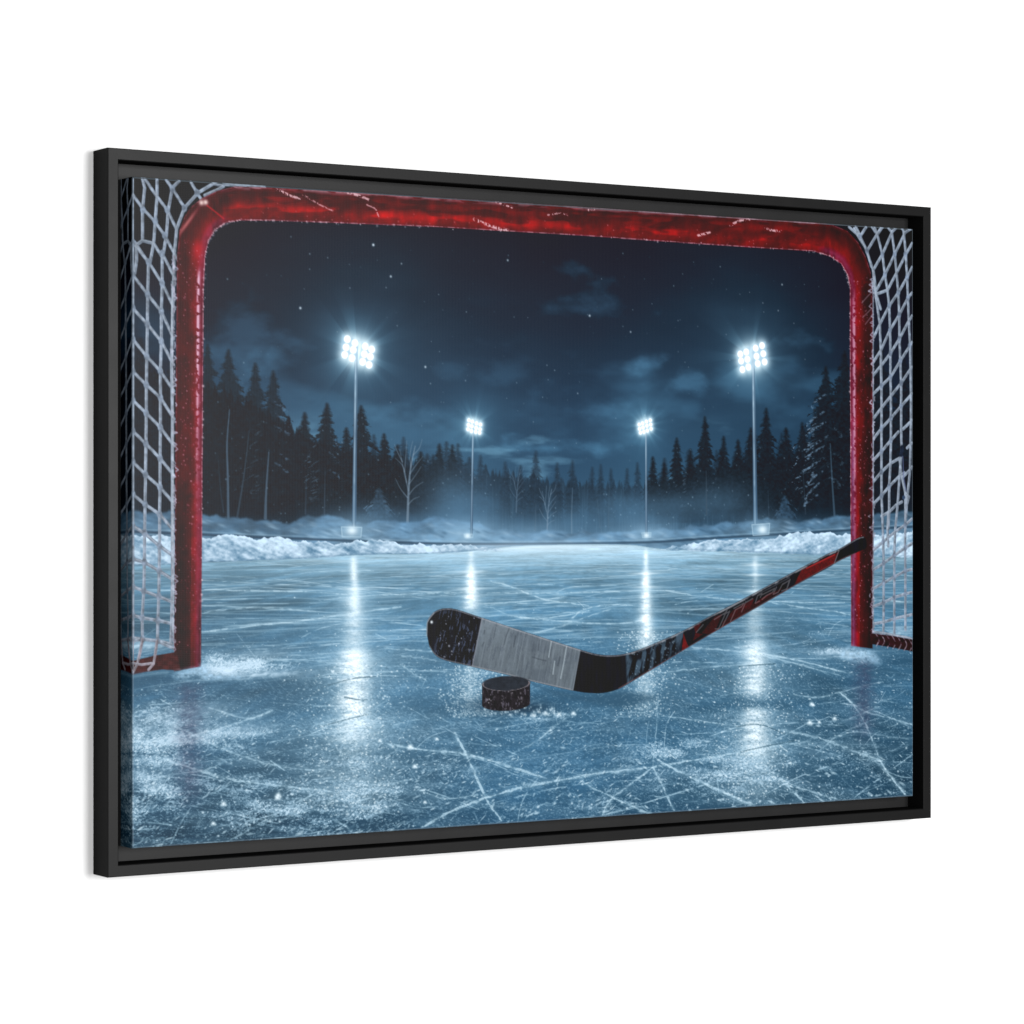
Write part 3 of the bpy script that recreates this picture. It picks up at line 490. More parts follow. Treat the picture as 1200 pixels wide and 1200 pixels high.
# distance to the inner and to the outer line gives the place across the pipe
def dist(pts):
    d = np.full(U.shape, 1e9, np.float32)
    for a, b in zip(pts[:-1], pts[1:]):
        sl = window(min(a[0], b[0])-60, max(a[0], b[0])+60, min(a[1], b[1])-60, max(a[1], b[1])+60)
        x = U[sl]; y = V[sl]; ex = b[0]-a[0]; ey = b[1]-a[1]
        t = np.clip(((x-a[0])*ex+(y-a[1])*ey)/(ex*ex+ey*ey+1e-9), 0, 1); d[sl] = np.minimum(d[sl], np.hypot(x-a[0]-t*ex, y-a[1]-t*ey))
    return d
do = dist(so); di = dist(si[::-1]); s = np.clip(do/np.maximum(do+di, 1e-3), 0, 1)     # 0 outside .. 1 inside
uL, uR = P(262, 300)[0], P(965, 300)[0]; bar = smooth(uL-14, uL+22, U)*(1-smooth(uR-22, uR+14, U))*(V < 190)
pL = (U < 400)*(1-bar); pR = (U > 1100)*(1-bar)
n1 = fbm(U/16, V/70, 230, 4); n2 = fbm(U/5, V/5, 231, 3); nb = fbm(U/62, V/15, 232, 3); nb2 = fbm((U+V*1.4)/30, V/22, 233, 4)
post = ramp(s, [(0, (96, 14, 22)), (.12, (74, 12, 18)), (.38, (88, 13, 19)), (.55, (112, 16, 23)), (.78, (158, 26, 36)), (.92, (132, 24, 40)), (1, (110, 28, 48))])
postR = ramp(s, [(0, (92, 12, 20)), (.14, (62, 12, 20)), (.38, (96, 9, 15)), (.55, (140, 12, 20)), (.68, (158, 18, 30)), (.85, (140, 30, 58)), (1, (130, 26, 44))])
barc = ramp(s, [(0, (120, 20, 26)), (.15, (84, 9, 13)), (.5, (104, 10, 14)), (.72, (150, 16, 18)), (.9, (142, 16, 22)), (1, (120, 18, 34))])
fl = .72*smooth(.54, .68, nb)*np.exp(-((s-.66)/.2)**2); barc = barc*(.60+.62*nb2)[..., None]; barc[..., 0] += fl*.42; barc[..., 1] += fl*.05; barc[..., 2] += fl*.04
fl = smooth(.52, .66, fbm(U/48+7, V/12, 236, 3))*np.exp(-((s-.3)/.18)**2); barc[..., 0] += fl*.16
col = (post*(.68+.55*n1+.12*n2)[..., None])*pL[..., None] + (postR*(.68+.55*n1+.12*n2)[..., None])*pR[..., None] + np.clip(barc, 0, 1)*bar[..., None]
col = np.where((pL+pR+bar)[..., None] > .01, col/np.maximum(pL+pR+bar, .01)[..., None], post)*np.array((.72, .64, .70), np.float32)*(.70+.56*fbm(U/11, V/17, 238, 4))[..., None]
vlow = smooth(400, 700, V); col = col*(1-.34*vlow*(pL+pR)*(s < .6))[..., None]
dk = smooth(.55, .72, fbm(U/22, V/60, 239, 4))*(pL+pR); col = col*(1-.35*dk)[..., None]
blend(gm, np.clip(col, 0, 1), GOAL)
G = gm*(IDS == GOAL)
# gloss line on the posts, frost and chips
hl = np.exp(-((s-.80)/.055)**2)*pL*smooth(125, 150, V)*(1-smooth(230, 560, V))*smooth(.30, .5, n2)*1.0
hl += np.exp(-((s-.82)/.06)**2)*pR*smooth(100, 160, V)*(1-smooth(300, 700, V))*smooth(.30, .55, n2)*.75
blend(G*np.clip(hl, 0, .95), srgb((226, 196, 214)))
blend(G*np.exp(-((s-.86)/.10)**2)*(pL+pR)*.34*(.4+.9*n2), srgb((150, 66, 104)))
blend(G*np.exp(-((s-.90)/.06)**2)*pR*smooth(300, 420, V)*.4*(.3+n2), srgb((112, 92, 146)))
rim = np.clip(1-di/2.2, 0, 1); blend(G*rim*(.35+.55*smooth(.4, .6, n2))*(1-.5*vlow), srgb((208, 164, 180)))
rim = np.clip(1-do/2.6, 0, 1); blend(G*rim*.40*smooth(.35, .6, n2), srgb((190, 150, 168)))
u, v = P(620, 240); frost = np.clip(1-do/(5+4*n1), 0, 1)*bar*smooth(.42, .6, fbm(U/30, V/9, 240, 3)); blend(G*frost*.55, srgb((190, 170, 184)))
for p, w in (([(325, 222), (340, 229), (352, 233)], 4), ([(408, 226), (420, 229), (432, 234)], 4), ([(556, 257), (570, 263), (585, 268), (595, 270)], 5), ([(580, 236), (592, 240), (600, 243)], 4), ([(856, 264), (866, 259), (878, 257)], 4), ([(818, 276), (826, 274), (832, 272)], 4), ([(430, 240), (440, 245), (444, 255)], 2), ([(642, 252), (655, 250), (665, 252)], 2.4), ([(355, 228), (375, 240), (390, 247)], 2), ([(690, 246), (696, 245)], 4), ([(897, 268), (905, 270), (915, 271)], 4)):
    q = curve(PP(p), 6); blend(G*stroke(q, w, 1.2)*smooth(.35, .6, fbm(U/2.4, V/2.4, 241, 2))*.8, srgb((222, 186, 194)))
for x, y in ((236, 237.5), (241, 237)): u, v = P(x, y); blend(G*specks([u], [v], [4.2], [1])*.85, srgb((240, 220, 216)))
q = curve(PP([(243, 241), (252, 248), (262, 256)]), 5); blend(G*stroke(q, 2.5, 1)*.6, srgb((190, 34, 40)))
u, v = P(231, 293); blend(G*np.exp(-((U-u)/9)**2-((V-v)/16)**2)*.6, srgb((196, 30, 38)))
u, v = P(219, 262); blend(G*np.exp(-(((U-u)*.8-(V-v)*-.6)/3.2)**2-(((V-v))/22)**2)*.6, srgb((220, 130, 130)))
k = 700; side = rng.rand(k) < .5
uu = np.where(side, P(222, 500)[0]+rng.randn(k)*13, P(1010, 500)[0]+rng.randn(k)*13); vv = 90+rng.rand(k)*620
blend(G*specks(uu, vv, .8+.8*rng.rand(k)**2, .15+.6*rng.rand(k)**2)*.7, srgb((224, 190, 206)))
k = 500; uu = 200+1100*rng.rand(k); vv = np.interp(uu, [200, 1300], [25, 25])+rng.rand(k)*70
blend(G*specks(uu, vv, .8+.8*rng.rand(k)**2, .1+.6*rng.rand(k)**3)*.6, srgb((230, 190, 190)))
k = 260; j = rng.randint(0, len(si)-1, k); t = rng.rand(k); uu = np.array([si[a][0]+(si[a+1][0]-si[a][0])*b for a, b in zip(j, t)]); vv = np.array([si[a][1]+(si[a+1][1]-si[a][1])*b for a, b in zip(j, t)])
blend(specks(uu+rng.randn(k)*1.0, vv+rng.randn(k)*1.0, .9+1.2*rng.rand(k)**2, .3+.7*rng.rand(k))*.75*(V < 640), srgb((222, 196, 208)))
# scuffed black patch on the right post
u, v = P(1015, 343); d = np.hypot((U-u)/10, (V-v)/30); blend(G*smooth(.42, .60, fbm(U/5, V/7, 245, 3)+.25-d*.22)*np.exp(-d*d)*.9, srgb((34, 14, 18)))
for p in ([(1010, 355), (1016, 348), (1022, 342)], [(1011, 372), (1017, 366), (1022, 361)], [(1014, 380), (1021, 371)]): blend(stroke(PP(p), 2, .8)*.45, srgb((150, 140, 150)))
# lashings that bind the net to the posts
for (xs, ys, pid) in ((205.5, np.arange(300, 770, 14), NETL), (1021.5, np.arange(318, 745, 11.5), NETR)):
    m = np.zeros_like(U); s_ = 1 if pid == NETL else -1
    for y in np.arange(ys[0], ys[-1], 4.2):
        if rng.rand() < .35: continue
        x = xs-1.2*s_+rng.randn()*1.1; a_ = rng.rand()*5+1.5
        stroke(PP([(x-1.6*s_*rng.rand(), y), (x+(1.2+1.6*rng.rand())*s_*(rng.rand() < .5), y+a_*.6), (x-.5*s_, y+a_)]), 1.3+1.5*rng.rand(), .8, m)
    blend(m*.85, srgb((150, 150, 168))*(.55+.8*vnet)[..., None])
blend(stroke(PP([(201, 330), (202.5, 450), (202.5, 600), (203, 740)]), 2.4, .9)*.5*(.4+.9*n2), srgb((190, 200, 214)))
blend(stroke(PP([(1021, 480), (1021, 560), (1020.5, 740)]), 3.0, 1.2)*.45*(.3+n2), srgb((40, 14, 22)))
# frame feet that run back along the ice
def foot(pts, col, rnd):
    m = poly(PP(pts), .8); blend(m, srgb(col)*(.45+.9*fbm(U/9, V/6, rnd, 4))[..., None], GOAL); return m
m = foot([(150, 776), (180, 768.5), (207, 764), (212, 786), (190, 784.5), (170, 787.5), (150, 792)], (62, 26, 26), 250)
m = foot([(1020, 742), (1045, 745), (1072, 750), (1072, 764), (1050, 759.5), (1020, 754.5)], (40, 15, 22), 251)
L = [[(154, 748), (154, 790)], [(167, 749), (164, 765), (161, 778), (156, 788)], [(184, 751), (182, 766), (180, 778), (174, 785)], [(154, 777), (166, 779), (180, 777)]]
strings(L, 4.0, NETL, (124, 118, 128))
m = np.zeros_like(U)
for x in np.arange(1026, 1072, 6.5): stroke(curve(PP([(x, 742+(x-1026)*.16), (x+4, 750+(x-1026)*.16), (x+1, 757+(x-1026)*.16)]), 4), 2.2, .8, m)
blend(m*.75*smooth(.3, .6, n2), srgb((150, 140, 152))*(.5+.9*vnet)[..., None], NETR)
# snow heaped over the feet of the posts
def heap(pts, a, seed):
    p = poly(curve(PP(pts), 5), 5.0); n_ = fbm(U/8, V/5, seed, 4); n3 = fbm(U/3, V/2.2, seed+5, 2)
    blend(p*a*smooth(.25, .62, n_+.08), srgb((142, 174, 202))*(.62+.5*n_+.25*n3)[..., None], ICE)
heap([(206, 787), (216, 784.5), (228, 782), (237, 779), (246, 784), (262, 790), (290, 794), (262, 796), (230, 797), (205, 794), (206, 787)], .70, 260)
heap([(985, 764), (993, 758), (1000, 757.5), (1008, 761), (1018, 762.5), (1026, 766), (1032, 778), (1010, 776), (985, 770), (985, 764)], .60, 261)
blend(poly(PP([(140, 791), (172, 788), (208, 787), (190, 796), (165, 806), (140, 818)]), 4)*.6, srgb((50, 88, 118))); blend(stroke(PP([(150, 794), (176, 790), (196, 788)]), 3.5, 2)*.35, srgb((140, 170, 194)))

# ---------------------------------------------------------------- hockey stick
stt = [(500, 742), (501, 728), (508.5, 717.5), (520, 713), (535, 714.2), (565, 724), (630, 745.3), (680, 761.3), (702, 767), (720, 767.8), (735, 765.5), (755, 759), (800, 739.3), (832, 722), (870, 702.3), (935, 667.5), (970, 649), (983, 643.5), (1004, 631), (1012, 628.5)]
stb = [(1015, 632), (1015.5, 641), (1002, 648.5), (983, 657.5), (970, 665.5), (932, 686), (907, 700.5), (845, 736), (800, 762.5), (770, 781), (745, 796), (725, 807.3), (707.5, 812), (690, 812), (670, 809), (621, 797.8), (595, 790.8), (552.5, 781), (522.5, 774), (510, 767.5), (503, 757)]
m = poly(curve(PP(stt), 4)+curve(PP(stb), 4), .7)
tb = fbm(U/5, V/24, 270, 3); tf = fbm(U/3, V/3, 271, 3)
blend(m, srgb((14, 17, 23))*(.6+.8*tb)[..., None], STICK)
ST = m.copy()
# faint scuffs on the black tape at the toe
sc = smooth(.58, .72, fbm((U+V*.25)/2.6, V/9, 272, 3))*poly(PP([(515, 715), (568, 722), (554, 783), (508, 770)]), 6); blend(ST*sc*.55, srgb((92, 104, 134)))
k = 42; q = PP([(515, 720), (562, 775)]); blend(ST*specks(q[0][0]+(q[1][0]-q[0][0])*rng.rand(k), q[0][1]+(q[1][1]-q[0][1])*rng.rand(k), .8+.9*rng.rand(k)**2, .2+.7*rng.rand(k)**2)*poly(PP([(505, 715), (566, 722), (553, 783), (505, 770)]), 1), srgb((196, 200, 214)))
u, v = P(505.8, 729); blend(specks([u], [v], [2.4], [1]), srgb((226, 234, 240)))
wt = poly(PP([(565.5, 719), (553, 786), (671, 813), (680.5, 756)]), .7)*ST
blend(wt, srgb((104, 116, 126))*(.88+.14*tb+.12*tf)[..., None]*(1.06-.20*smooth(0, 1, (V-640)/100))[..., None])
blend(wt*smooth(.50, .74, fbm(U/26, V/20, 276, 4))*.30, srgb((66, 76, 88))); blend(wt*smooth(.62, .72, fbm((U+V*.3)/3.2, V/12, 277, 3))*.30, srgb((58, 66, 78)))
slant = U+V*.24
blend(wt*smooth(.62, .78, noise(slant/2.4, V/60, 273))*.20, srgb((138, 150, 160))); blend(wt*smooth(.66, .8, noise(slant/3.2, V/30, 274))*.22, srgb((58, 66, 76)))
for p in ([(597, 736), (593, 746), (591, 755)], [(604, 745), (602, 758)], [(624, 770), (632, 772.5), (640, 774.5)], [(632, 750), (631, 762)], [(568, 739), (567, 743)], [(567, 753), (565, 757)], [(656, 770), (654, 780)]): blend(wt*stroke(curve(PP(p), 4), 2.0, .9)*.45, srgb((46, 53, 62)))
for p in ([(664, 757), (661, 775), (657, 795)], [(646, 752), (643, 770)], [(650, 775), (648, 790)]): blend(wt*stroke(curve(PP(p), 4), 2.0, .8)*.7, srgb((160, 174, 182)))
blend(ST*stroke(PP([(565.5, 722), (553, 783)]), 2.2, .7)*.8, srgb((120, 126, 138))); blend(ST*stroke(PP([(680, 761), (671, 810)]), 2.0, .7)*.7, srgb((118, 128, 138)))
# bluish worn tape between the heel and the shaft
hb = poly(PP([(733, 760), (802, 732), (799, 768), (735, 806)]), 2)*ST; blend(hb*smooth(.40, .66, fbm((U+V*.2)/9, V/26, 275, 4))*.8, srgb((66, 88, 106))); k = 90
q = PP([(740, 768), (798, 785)]); blend(hb*specks(q[0][0]+(q[1][0]-q[0][0])*rng.rand(k), P(770, 752)[1]+rng.rand(k)*55, .9+1.0*rng.rand(k)**2, .2+.6*rng.rand(k)**2)*.8, srgb((150, 178, 196)))
# shaft: red panels and outlined lettering
def sh(pts, col, a=.72): blend(poly(PP(pts), .7)*ST*a, srgb(col)*(.68+.6*tf)[..., None])
sh([(801, 742), (804, 751), (807, 758), (799, 762.5)], (92, 16, 18), 1.0); sh([(813, 734), (822, 730), (816, 742), (824, 743), (812, 751), (815, 742)], (78, 16, 20)); sh([(822, 742), (838, 722), (846, 720), (838, 740), (829, 743)], (62, 14, 17))
sh([(858, 716), (872, 707), (866, 722), (850, 728)], (66, 16, 19)); sh([(872, 708), (884, 701), (880, 712), (864, 724)], (72, 18, 20), .8); sh([(846, 729), (905, 694), (920, 688), (905, 699), (846, 735)], (48, 11, 15), .8)
sh([(888, 704), (904, 694), (902, 697), (886, 708)], (66, 16, 19), .8)
sh([(939, 668), (983, 646.5), (977, 660), (931, 685)], (78, 12, 15), 1.0); blend(stroke(PP([(945, 666), (978, 650)]), 2.2, 1)*ST*.6, srgb((186, 60, 56)))
blend(stroke(PP([(983, 645.5), (977.5, 661)]), 1.6, .7)*ST*.7, srgb((128, 124, 128)))
LET = [[(837, 726), (850, 718), (852, 715), (842, 737), (838, 737)], [(848, 720), (855, 716.5), (846, 735)], [(855, 716), (849, 729)], [(860, 713), (872, 706.5), (869, 711), (862, 714.5), (856, 728)], [(874, 705), (869, 717)], [(874, 706), (882, 701.5)],
       [(888, 697.5), (885, 707), (890, 704.5)], [(888, 698), (893, 695.5), (891, 700)], [(893, 697), (902, 692.5), (908, 689.5), (905, 694.5), (898, 698), (893, 702.5)], [(910, 688), (906, 696.5), (912, 694), (917, 684.5), (920, 683)], [(917, 685), (925, 680), (922, 690), (916, 692.5)], [(926, 679), (922, 691)], [(816, 741), (824, 732)], [(842, 741), (880, 720), (915, 700), (931, 690)]]
m = np.zeros_like(U)
for p in LET: stroke(PP(p), 1.9, .6, m)
blend(m*ST*.46, srgb((136, 132, 134))); blend(stroke(PP([(889, 696), (925, 677)]), 2.4, .8)*ST*.25, srgb((150, 150, 154)))
# lighter top edge, thin pale rim
e = curve(PP([(a, b+1.0) for a, b in stt]), 4); blend(stroke(e, 2.0, .8)*ST*.62*(.5+.7*tf), srgb((158, 160, 168)))
e = curve(PP([(a, b+.6) for a, b in [(500, 745), (500.5, 735), (501, 728), (508.5, 717.5)]]), 4); blend(stroke(e, 2.2, .8)*.5, srgb((150, 160, 172)))
e = curve(PP([(a, b+1.8) for a, b in stt[10:18]]), 4); blend(stroke(e, 2.6, .8)*ST*.50*smooth(.35, .6, fbm(U/12, V/12, 279, 2)), srgb((170, 176, 184)))
e = curve(PP([(1002, 648.5), (983, 657), (932, 685.5), (845, 735.5), (770, 780.5), (725, 806.8)]), 6); blend(stroke(e, 1.8, .8)*ST*.5, srgb((150, 96, 96)))
e = curve(PP([(a, b-.8) for a, b in stb[14:]]), 4); blend(stroke(e, 1.6, .8)*ST*.55, srgb((150, 150, 156)))
# post passes in front of the shaft's end edge
blend(poly(PP([(1014, 622), (1023, 622), (1023, 655), (1016, 655)]), 1.5)*.55, srgb((40, 10, 16)))
# dim image of the blade in the ice
blend(IM*(IDS == ICE)*poly(curve(PP([(625, 802), (690, 815), (730, 810), (770, 818), (720, 828), (650, 816)]), 4), 5)*.65, srgb((44, 80, 110)))

# ---------------------------------------------------------------- puck
cu, cv = P(593.2, 801); ru = (P(621.3, 801)[0]-P(565, 801)[0])/2; rv = 9.2*1.30; hh = P(593, 825)[1]-cv
topm = np.clip(.5+(1-np.hypot((U-cu)/ru, (V-cv)/rv))*rv*.8, 0, 1)
yb = cv+hh+rv*.92*np.sqrt(np.clip(1-((U-cu)/ru)**2, 0, 1)); sidem = np.clip(.5+(ru-np.abs(U-cu)), 0, 1)*(V > cv)*np.clip(.5+(yb-V)*.8, 0, 1)
d = np.hypot((U-cu-26)/64, (V-cv-hh-9)/9); blend(IM*(IDS == ICE)*np.exp(-d*d)*.8, srgb((26, 50, 74))); d = np.hypot((U-cu+30)/54, (V-cv-hh+2)/10); blend(IM*(IDS == ICE)*np.exp(-d*d)*.6, srgb((34, 64, 92)))
pn = fbm(U/3.0, V/5.5, 281, 3); blend(sidem, srgb((27, 24, 28))*(.55+.9*pn)[..., None], PUCK)
blend(sidem*smooth(.58, .74, fbm(U/3.4, V/8, 282, 3)+.10*(fbm(U/16, V/30, 284, 2)-.5))*.5, srgb((122, 118, 136))); k = 34
blend(sidem*specks(cu+(rng.rand(k)*2-1)*ru, cv+6+rng.rand(k)*(hh+8), .9+.9*rng.rand(k)**2, .3+.6*rng.rand(k)**2)*.8, srgb((190, 186, 196)))
blend(topm, srgb((33, 38, 46))*(.8+.4*fbm(U/7, V/4, 283, 3))[..., None], PUCK)
r_ = np.hypot((U-cu)/ru, (V-cv)/rv); blend(np.exp(-((r_-.97)/.035)**2)*topm*(V > cv-3)*.75*(.5+.8*pn), srgb((164, 150, 152))); blend(np.exp(-((r_-.97)/.03)**2)*topm*(V <= cv-3)*.25, srgb((120, 124, 132)))
blend(IM*(IDS == ICE)*specks(P(565, 838)[0]+rng.rand(90)*140, cv+hh+12+rng.randn(90)*4, 1+1.6*rng.rand(90), .3+.7*rng.rand(90))*.75, srgb((206, 224, 238)))
IMG = np.clip(IMG, 0, 1)
g_ = IMG.mean(2, keepdims=True); IMG = np.where((IDS == ICE)[..., None], np.clip(IMG+(g_-IMG)*.10, 0, 1)**(1.0+.08*smooth(575, 660, V)[..., None])*(1+.04*g_)*(1+(1-g_)*np.array((0, .035, -.03), np.float32)), IMG); IMG = np.clip(IMG, 0, 1)

# ----------------------------------------------------------------------------
# THE THING ITSELF
# ----------------------------------------------------------------------------
IN = 0.0254
scene = bpy.context.scene
COL = scene.collection

def link(o, parent=None):
    COL.objects.link(o)
    if parent is not None: o.parent = parent
    return o

def node_mat(name, rough, gloss):
    """a matt body under a thin even sheen: diffuse + weak glossy, returns the two shaders"""
    m = bpy.data.materials.new(name); m.use_nodes = True
    nt = m.node_tree; nt.nodes.remove(nt.nodes['Principled BSDF'])
    d = nt.nodes.new('ShaderNodeBsdfDiffuse'); g = nt.nodes.new('ShaderNodeBsdfAnisotropic'); ad = nt.nodes.new('ShaderNodeAddShader')
    g.distribution = 'GGX'; g.inputs['Roughness'].default_value = rough; g.inputs['Color'].default_value = (gloss, gloss, gloss, 1)
    nt.links.new(d.outputs[0], ad.inputs[0]); nt.links.new(g.outputs[0], ad.inputs[1])
    nt.links.new(ad.outputs[0], nt.nodes['Material Output'].inputs['Surface'])
    return m, nt, d, g

# matt black lacquer on wood: fine grain along the rails, a trace of unevenness
def black_lacquer(name, dark, light):
    m, nt, d, g = node_mat(name, FR_ROUGH, FR_SPEC)
    tc = nt.nodes.new('ShaderNodeTexCoord'); mp = nt.nodes.new('ShaderNodeMapping'); mp.inputs['Scale'].default_value = (40, 40, 40)
    n1 = nt.nodes.new('ShaderNodeTexNoise'); n1.inputs['Scale'].default_value = 1.0; n1.inputs['Detail'].default_value = 6
    n2 = nt.nodes.new('ShaderNodeTexNoise'); n2.inputs['Scale'].default_value = 16.0; n2.inputs['Detail'].default_value = 4
    nt.links.new(tc.outputs['Object'], mp.inputs['Vector'])
    for n in (n1, n2): nt.links.new(mp.outputs['Vector'], n.inputs['Vector'])
    cr = nt.nodes.new('ShaderNodeValToRGB'); cr.color_ramp.elements[0].color = (dark, dark, dark*1.02, 1); cr.color_ramp.elements[1].color = (light, light, light*1.02, 1)
    nt.links.new(n1.outputs['Fac'], cr.inputs['Fac']); nt.links.new(cr.outputs['Color'], d.inputs['Color'])
    mr = nt.nodes.new('ShaderNodeMapRange'); mr.inputs['To Min'].default_value = FR_ROUGH-.03; mr.inputs['To Max'].default_value = FR_ROUGH+.03
    nt.links.new(n1.outputs['Fac'], mr.inputs['Value']); nt.links.new(mr.outputs['Result'], g.inputs['Roughness'])
    bp = nt.nodes.new('ShaderNodeBump'); bp.inputs['Strength'].default_value = .08; bp.inputs['Distance'].default_value = .0004
    nt.links.new(n2.outputs['Fac'], bp.inputs['Height']); nt.links.new(bp.outputs['Normal'], d.inputs['Normal']); nt.links.new(bp.outputs['Normal'], g.inputs['Normal'])
    return m

# ink on woven canvas: ink colour from the mesh, thread relief from two crossed waves
def printed_canvas():
    m, nt, d, g = node_mat('printed_canvas', CV_ROUGH, CV_SPEC)
    at = nt.nodes.new('ShaderNodeAttribute'); at.attribute_name = 'ink'
    tc = nt.nodes.new('ShaderNodeTexCoord'); hs = []
    for axis in ('X', 'Z'):
        w = nt.nodes.new('ShaderNodeTexWave'); w.wave_type = 'BANDS'; w.bands_direction = axis
        w.inputs['Scale'].default_value = 190.0; w.inputs['Distortion'].default_value = 1.2; w.inputs['Detail'].default_value = 2; w.inputs['Detail Scale'].default_value = .6
        nt.links.new(tc.outputs['Object'], w.inputs['Vector']); hs.append(w)
    mx = nt.nodes.new('ShaderNodeMath'); mx.operation = 'MULTIPLY'
    nt.links.new(hs[0].outputs['Fac'], mx.inputs[0]); nt.links.new(hs[1].outputs['Fac'], mx.inputs[1])
    bp = nt.nodes.new('ShaderNodeBump'); bp.inputs['Strength'].default_value = .10; bp.inputs['Distance'].default_value = .0003
    nt.links.new(mx.outputs[0], bp.inputs['Height']); nt.links.new(bp.outputs['Normal'], d.inputs['Normal']); nt.links.new(bp.outputs['Normal'], g.inputs['Normal'])
    nt.links.new(at.outputs['Color'], d.inputs['Color'])
    return m

def white_paint():
    m, nt, d, g = node_mat('white_wall_paint', .85, .004)
    tc = nt.nodes.new('ShaderNodeTexCoord'); n = nt.nodes.new('ShaderNodeTexNoise'); n.inputs['Scale'].default_value = 260; n.inputs['Detail'].default_value = 3
    nt.links.new(tc.outputs['Object'], n.inputs['Vector'])
    bp = nt.nodes.new('ShaderNodeBump'); bp.inputs['Strength'].default_value = .05; bp.inputs['Distance'].default_value = .0005
    nt.links.new(n.outputs['Fac'], bp.inputs['Height']); nt.links.new(bp.outputs['Normal'], d.inputs['Normal']); nt.links.new(bp.outputs['Normal'], g.inputs['Normal'])
    d.inputs['Color'].default_value = (.86, .86, .86, 1)
    return m

FR_ROUGH, FR_SPEC = .42, .0115
CV_ROUGH, CV_SPEC = .42, .0075
INK_LEVEL = 1.0/1.30            # ink reflectance for full display white under this light
M_FRAME, M_LEDGE, M_PRINT, M_WALL = black_lacquer('black_lacquer', .0036, .0052), black_lacquer('black_lacquer_lit', .012, .018), printed_canvas(), white_paint()  # ledge: same black lightened, its lit look put into the colour

def mesh_from(name, verts, faces, mat, cols=None, smooth_=False):
    me = bpy.data.meshes.new(name)
    v = np.asarray(verts, np.float32); f = np.asarray(faces, np.int32)
    me.vertices.add(len(v)); me.vertices.foreach_set('co', (v*IN).ravel())
    me.loops.add(f.size); me.loops.foreach_set('vertex_index', f.ravel())
    me.polygons.add(len(f)); me.polygons.foreach_set('loop_start', np.arange(0, f.size, f.shape[1], dtype=np.int32))
    me.polygons.foreach_set('loop_total', np.full(len(f), f.shape[1], np.int32))
    if cols is not None:
        a = me.color_attributes.new('ink', 'FLOAT_COLOR', 'POINT')
        a.data.foreach_set('color', np.concatenate([cols, np.ones((len(cols), 1), np.float32)], 1).astype(np.float32).ravel())
    me.materials.append(mat); me.update(calc_edges=True); me.validate()
    me.polygons.foreach_set('use_smooth', np.full(len(f), smooth_, bool))
    return bpy.data.objects.new(name, me)

# ---- root: an Empty at the frame's bottom edge on the wall
root = bpy.data.objects.new('framed_canvas_print', None)
root['label'] = 'night hockey rink canvas print in a black floating frame on white wall'
root['category'] = 'framed picture'
link(root); root.location = (0, 0, -FH/2*IN)
def part(o, parent):
    link(o, parent)
    if parent is root: o.location = (0, 0, FH/2*IN)
    return o

# ---- frame: a profile (inset from the outer edge, depth y) carried round the rectangle with mitred corners
def ring(name, profile, closed, mat):
    vs = []; fs = []
    for ins, y in profile:
        x = FW/2-ins; z = FH/2-ins
        vs += [(-x, y, -z), (x, y, -z), (x, y, z), (-x, y, z)]
    n = len(profile)
    for i in range(n if closed else n-1):
        j = (i+1) % n
        for k in range(4):
            l = (k+1) % 4
            fs.append((i*4+k, i*4+l, j*4+l, j*4+k))
    return mesh_from(name, vs, fs, mat)
B = .030; F0 = FRAME_FRONT
lip = [(0, -.004), (0, F0+B), (B, F0), (LIP-B, F0), (LIP, F0+B), (LIP, -.004)]
frame = part(ring('frame', lip, True, M_FRAME), root)
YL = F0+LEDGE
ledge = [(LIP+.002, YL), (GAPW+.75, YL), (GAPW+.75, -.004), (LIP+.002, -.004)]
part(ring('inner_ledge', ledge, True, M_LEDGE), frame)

# ---- canvas
def to_linear(c): return np.where(c <= .04045, c/12.92, ((c+.055)/1.055)**2.4).astype(np.float32)
LIN = np.clip((to_linear(IMG)-INK_FLOOR)*INK_LEVEL, .0012, .93).astype(np.float32)
R = .055                                   # radius of the canvas's folded edge
X = (U/1500-.5)*CW; Z = (.5-V/1000)*CH
def grid_faces(h, w):
    i = (np.arange(h-1)[:, None]*w+np.arange(w-1)[None, :]).ravel()
    return np.stack([i, i+w, i+w+1, i+1], 1)
# the wrapped sides: the picture mirrored over the fold, in one strip per side, down to the ledge
def side_strip(which):
    thick = YL-CANVAS_FRONT-.004; ns = 44
    if which in 'LR':
        line = Z[:, 0]; cols = LIN[:, :60] if which == 'L' else LIN[:, ::-1][:, :60]; e = -CW/2 if which == 'L' else CW/2; sg = -1 if which == 'L' else 1
    else:
        line = X[0]; cols = LIN[:60].transpose(1, 0, 2) if which == 'T' else LIN[::-1][:60].transpose(1, 0, 2); e = CH/2 if which == 'T' else -CH/2; sg = 1 if which == 'T' else -1
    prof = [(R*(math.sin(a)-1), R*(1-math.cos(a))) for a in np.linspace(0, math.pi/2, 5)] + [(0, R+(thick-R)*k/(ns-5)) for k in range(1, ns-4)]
    n = len(prof); v = np.zeros((len(line), n, 3), np.float32); c = np.zeros((len(line), n, 3), np.float32)
    for k, (o, y) in enumerate(prof):
        kk = min(59, int(round(y/CW*1500*S)))
        c[:, k] = cols[:, kk]
        if k < 5: c[:, k] = c[:, k]*(1-FOLD_HIGHLIGHT)+np.array((.30, .37, .43), np.float32)*FOLD_HIGHLIGHT  # pale edge highlight blended into the ink along the fold
        pos = e+sg*o
        lim = line if k >= 0 else line
        if which in 'LR':
            v[:, k] = np.stack([np.full(len(line), pos), np.full(len(line), CANVAS_FRONT+y), np.clip(lim, -CH/2+(-o), CH/2-(-o))], 1)
        else:
            v[:, k] = np.stack([np.clip(lim, -CW/2+(-o), CW/2-(-o)), np.full(len(line), CANVAS_FRONT+y), np.full(len(line), pos)], 1)
    return v.reshape(-1, 3), c.reshape(-1, 3), grid_faces(len(line), n)
FOLD_HIGHLIGHT = .16
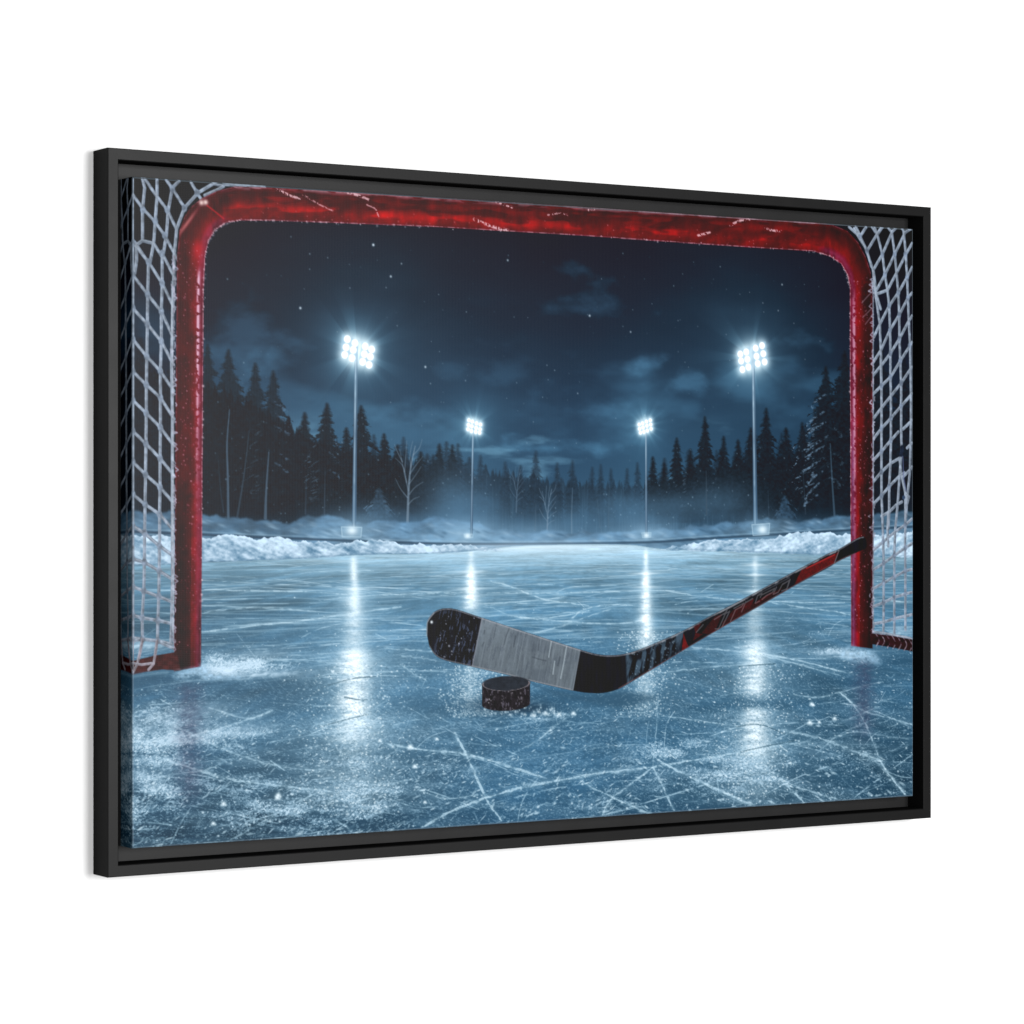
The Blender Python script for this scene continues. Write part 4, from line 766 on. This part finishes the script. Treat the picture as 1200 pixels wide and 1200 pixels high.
vs, cs, fs, off = [], [], [], 0
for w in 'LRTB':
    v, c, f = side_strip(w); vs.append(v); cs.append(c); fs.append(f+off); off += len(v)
# stretched cloth right behind the ink, and the back of the stretcher
for y, i in ((CANVAS_FRONT+.012, R), (YL-.006, .01)):
    x, z = CW/2-i, CH/2-i; vs.append(np.array([(-x, y, z), (-x, y, -z), (x, y, -z), (x, y, z)], np.float32)); cs.append(np.full((4, 3), .5, np.float32)); fs.append(np.array([[0, 1, 2, 3]])+off); off += 4
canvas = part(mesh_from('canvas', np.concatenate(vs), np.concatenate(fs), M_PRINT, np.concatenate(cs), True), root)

# the inked front: cut the sheet into its printed subjects
XF = np.clip(X, -CW/2+R, CW/2-R); ZF = np.clip(Z, -CH/2+R, CH/2-R)
VERT = np.stack([XF, np.full_like(XF, CANVAS_FRONT), ZF], -1).reshape(-1, 3); COLR = LIN.reshape(-1, 3)
QUAD = grid_faces(NY+1, NX+1)
CELL = IDS[:-1, :-1].ravel()
SHEETS = [(SKY, 'printed_night_sky', None), (WOODS, 'printed_forest', None), (FIELD, 'printed_snow_field', None), (BANK, 'printed_snow_bank', 'long ploughed snow bank on the left'), (BANK2, 'printed_snow_bank', 'ploughed snow bank on the right'), (ICE, 'printed_ice', None), (GOAL, 'printed_goal_frame', None),
          (NETL, 'printed_goal_net', 'net with long narrow meshes left of the red post'), (NETR, 'printed_goal_net', 'torn net right of the red post'), (STICK, 'printed_hockey_stick', None), (PUCK, 'printed_puck', None),
          (LAMP, 'printed_floodlight', 'tall floodlight on the left'), (LAMP+1, 'printed_floodlight', 'tall floodlight on the right'), (LAMP+2, 'printed_floodlight', 'small far floodlight on the left'), (LAMP+3, 'printed_floodlight', 'small far floodlight on the right')]
for pid, name, label in SHEETS:
    q = QUAD[CELL == pid]
    used, inv = np.unique(q, return_inverse=True)
    o = mesh_from(name, VERT[used], inv.reshape(-1, 4), M_PRINT, COLR[used])
    part(o, canvas)
    if label: o['label'] = label

# ---- the white wall it hangs on
w = 3.2
wall = mesh_from('wall', [(-w/IN, 0, -w/IN), (w/IN, 0, -w/IN), (w/IN, 0, w/IN), (-w/IN, 0, w/IN)], [(0, 1, 2, 3)], M_WALL)
link(wall); wall['kind'] = 'structure'; wall['label'] = 'plain bright white wall behind the framed print'; wall['category'] = 'wall'

# ---- light: a big soft lamp up in front on the right, dim room light
wd = bpy.data.worlds.new('World'); scene.world = wd; wd.use_nodes = True
bg = wd.node_tree.nodes['Background']; bg.inputs['Color'].default_value = (1, 1, 1, 1); bg.inputs['Strength'].default_value = WORLD
def lamp(name, loc, aim, power, sx, sy):
    L = bpy.data.lights.new(name, 'AREA'); L.shape = 'RECTANGLE'; L.size = sx; L.size_y = sy; L.energy = power
    o = bpy.data.objects.new(name, L); COL.objects.link(o)
    o.location = [a*IN for a in loc]
    from mathutils import Vector
    o.rotation_euler = (Vector(aim)*IN-o.location).to_track_quat('-Z', 'Y').to_euler()
    return o
for args in LAMPSET: lamp(*args)

# ---- camera
cam = bpy.data.cameras.new('camera'); co = bpy.data.objects.new('camera', cam); COL.objects.link(co)
cam.sensor_width = 36; cam.lens = 36*FOC/1200; cam.clip_end = 100
cam.shift_y = 0.7/1200
co.location = (CAM[0]*IN, CAM[1]*IN, 0); co.rotation_euler = (math.pi/2, 0, -TH)
scene.camera = co
scene.view_settings.view_transform = 'Standard'; scene.view_settings.look = 'None'; scene.view_settings.exposure = 0; scene.view_settings.gamma = 1
scene.render.engine = 'CYCLES'
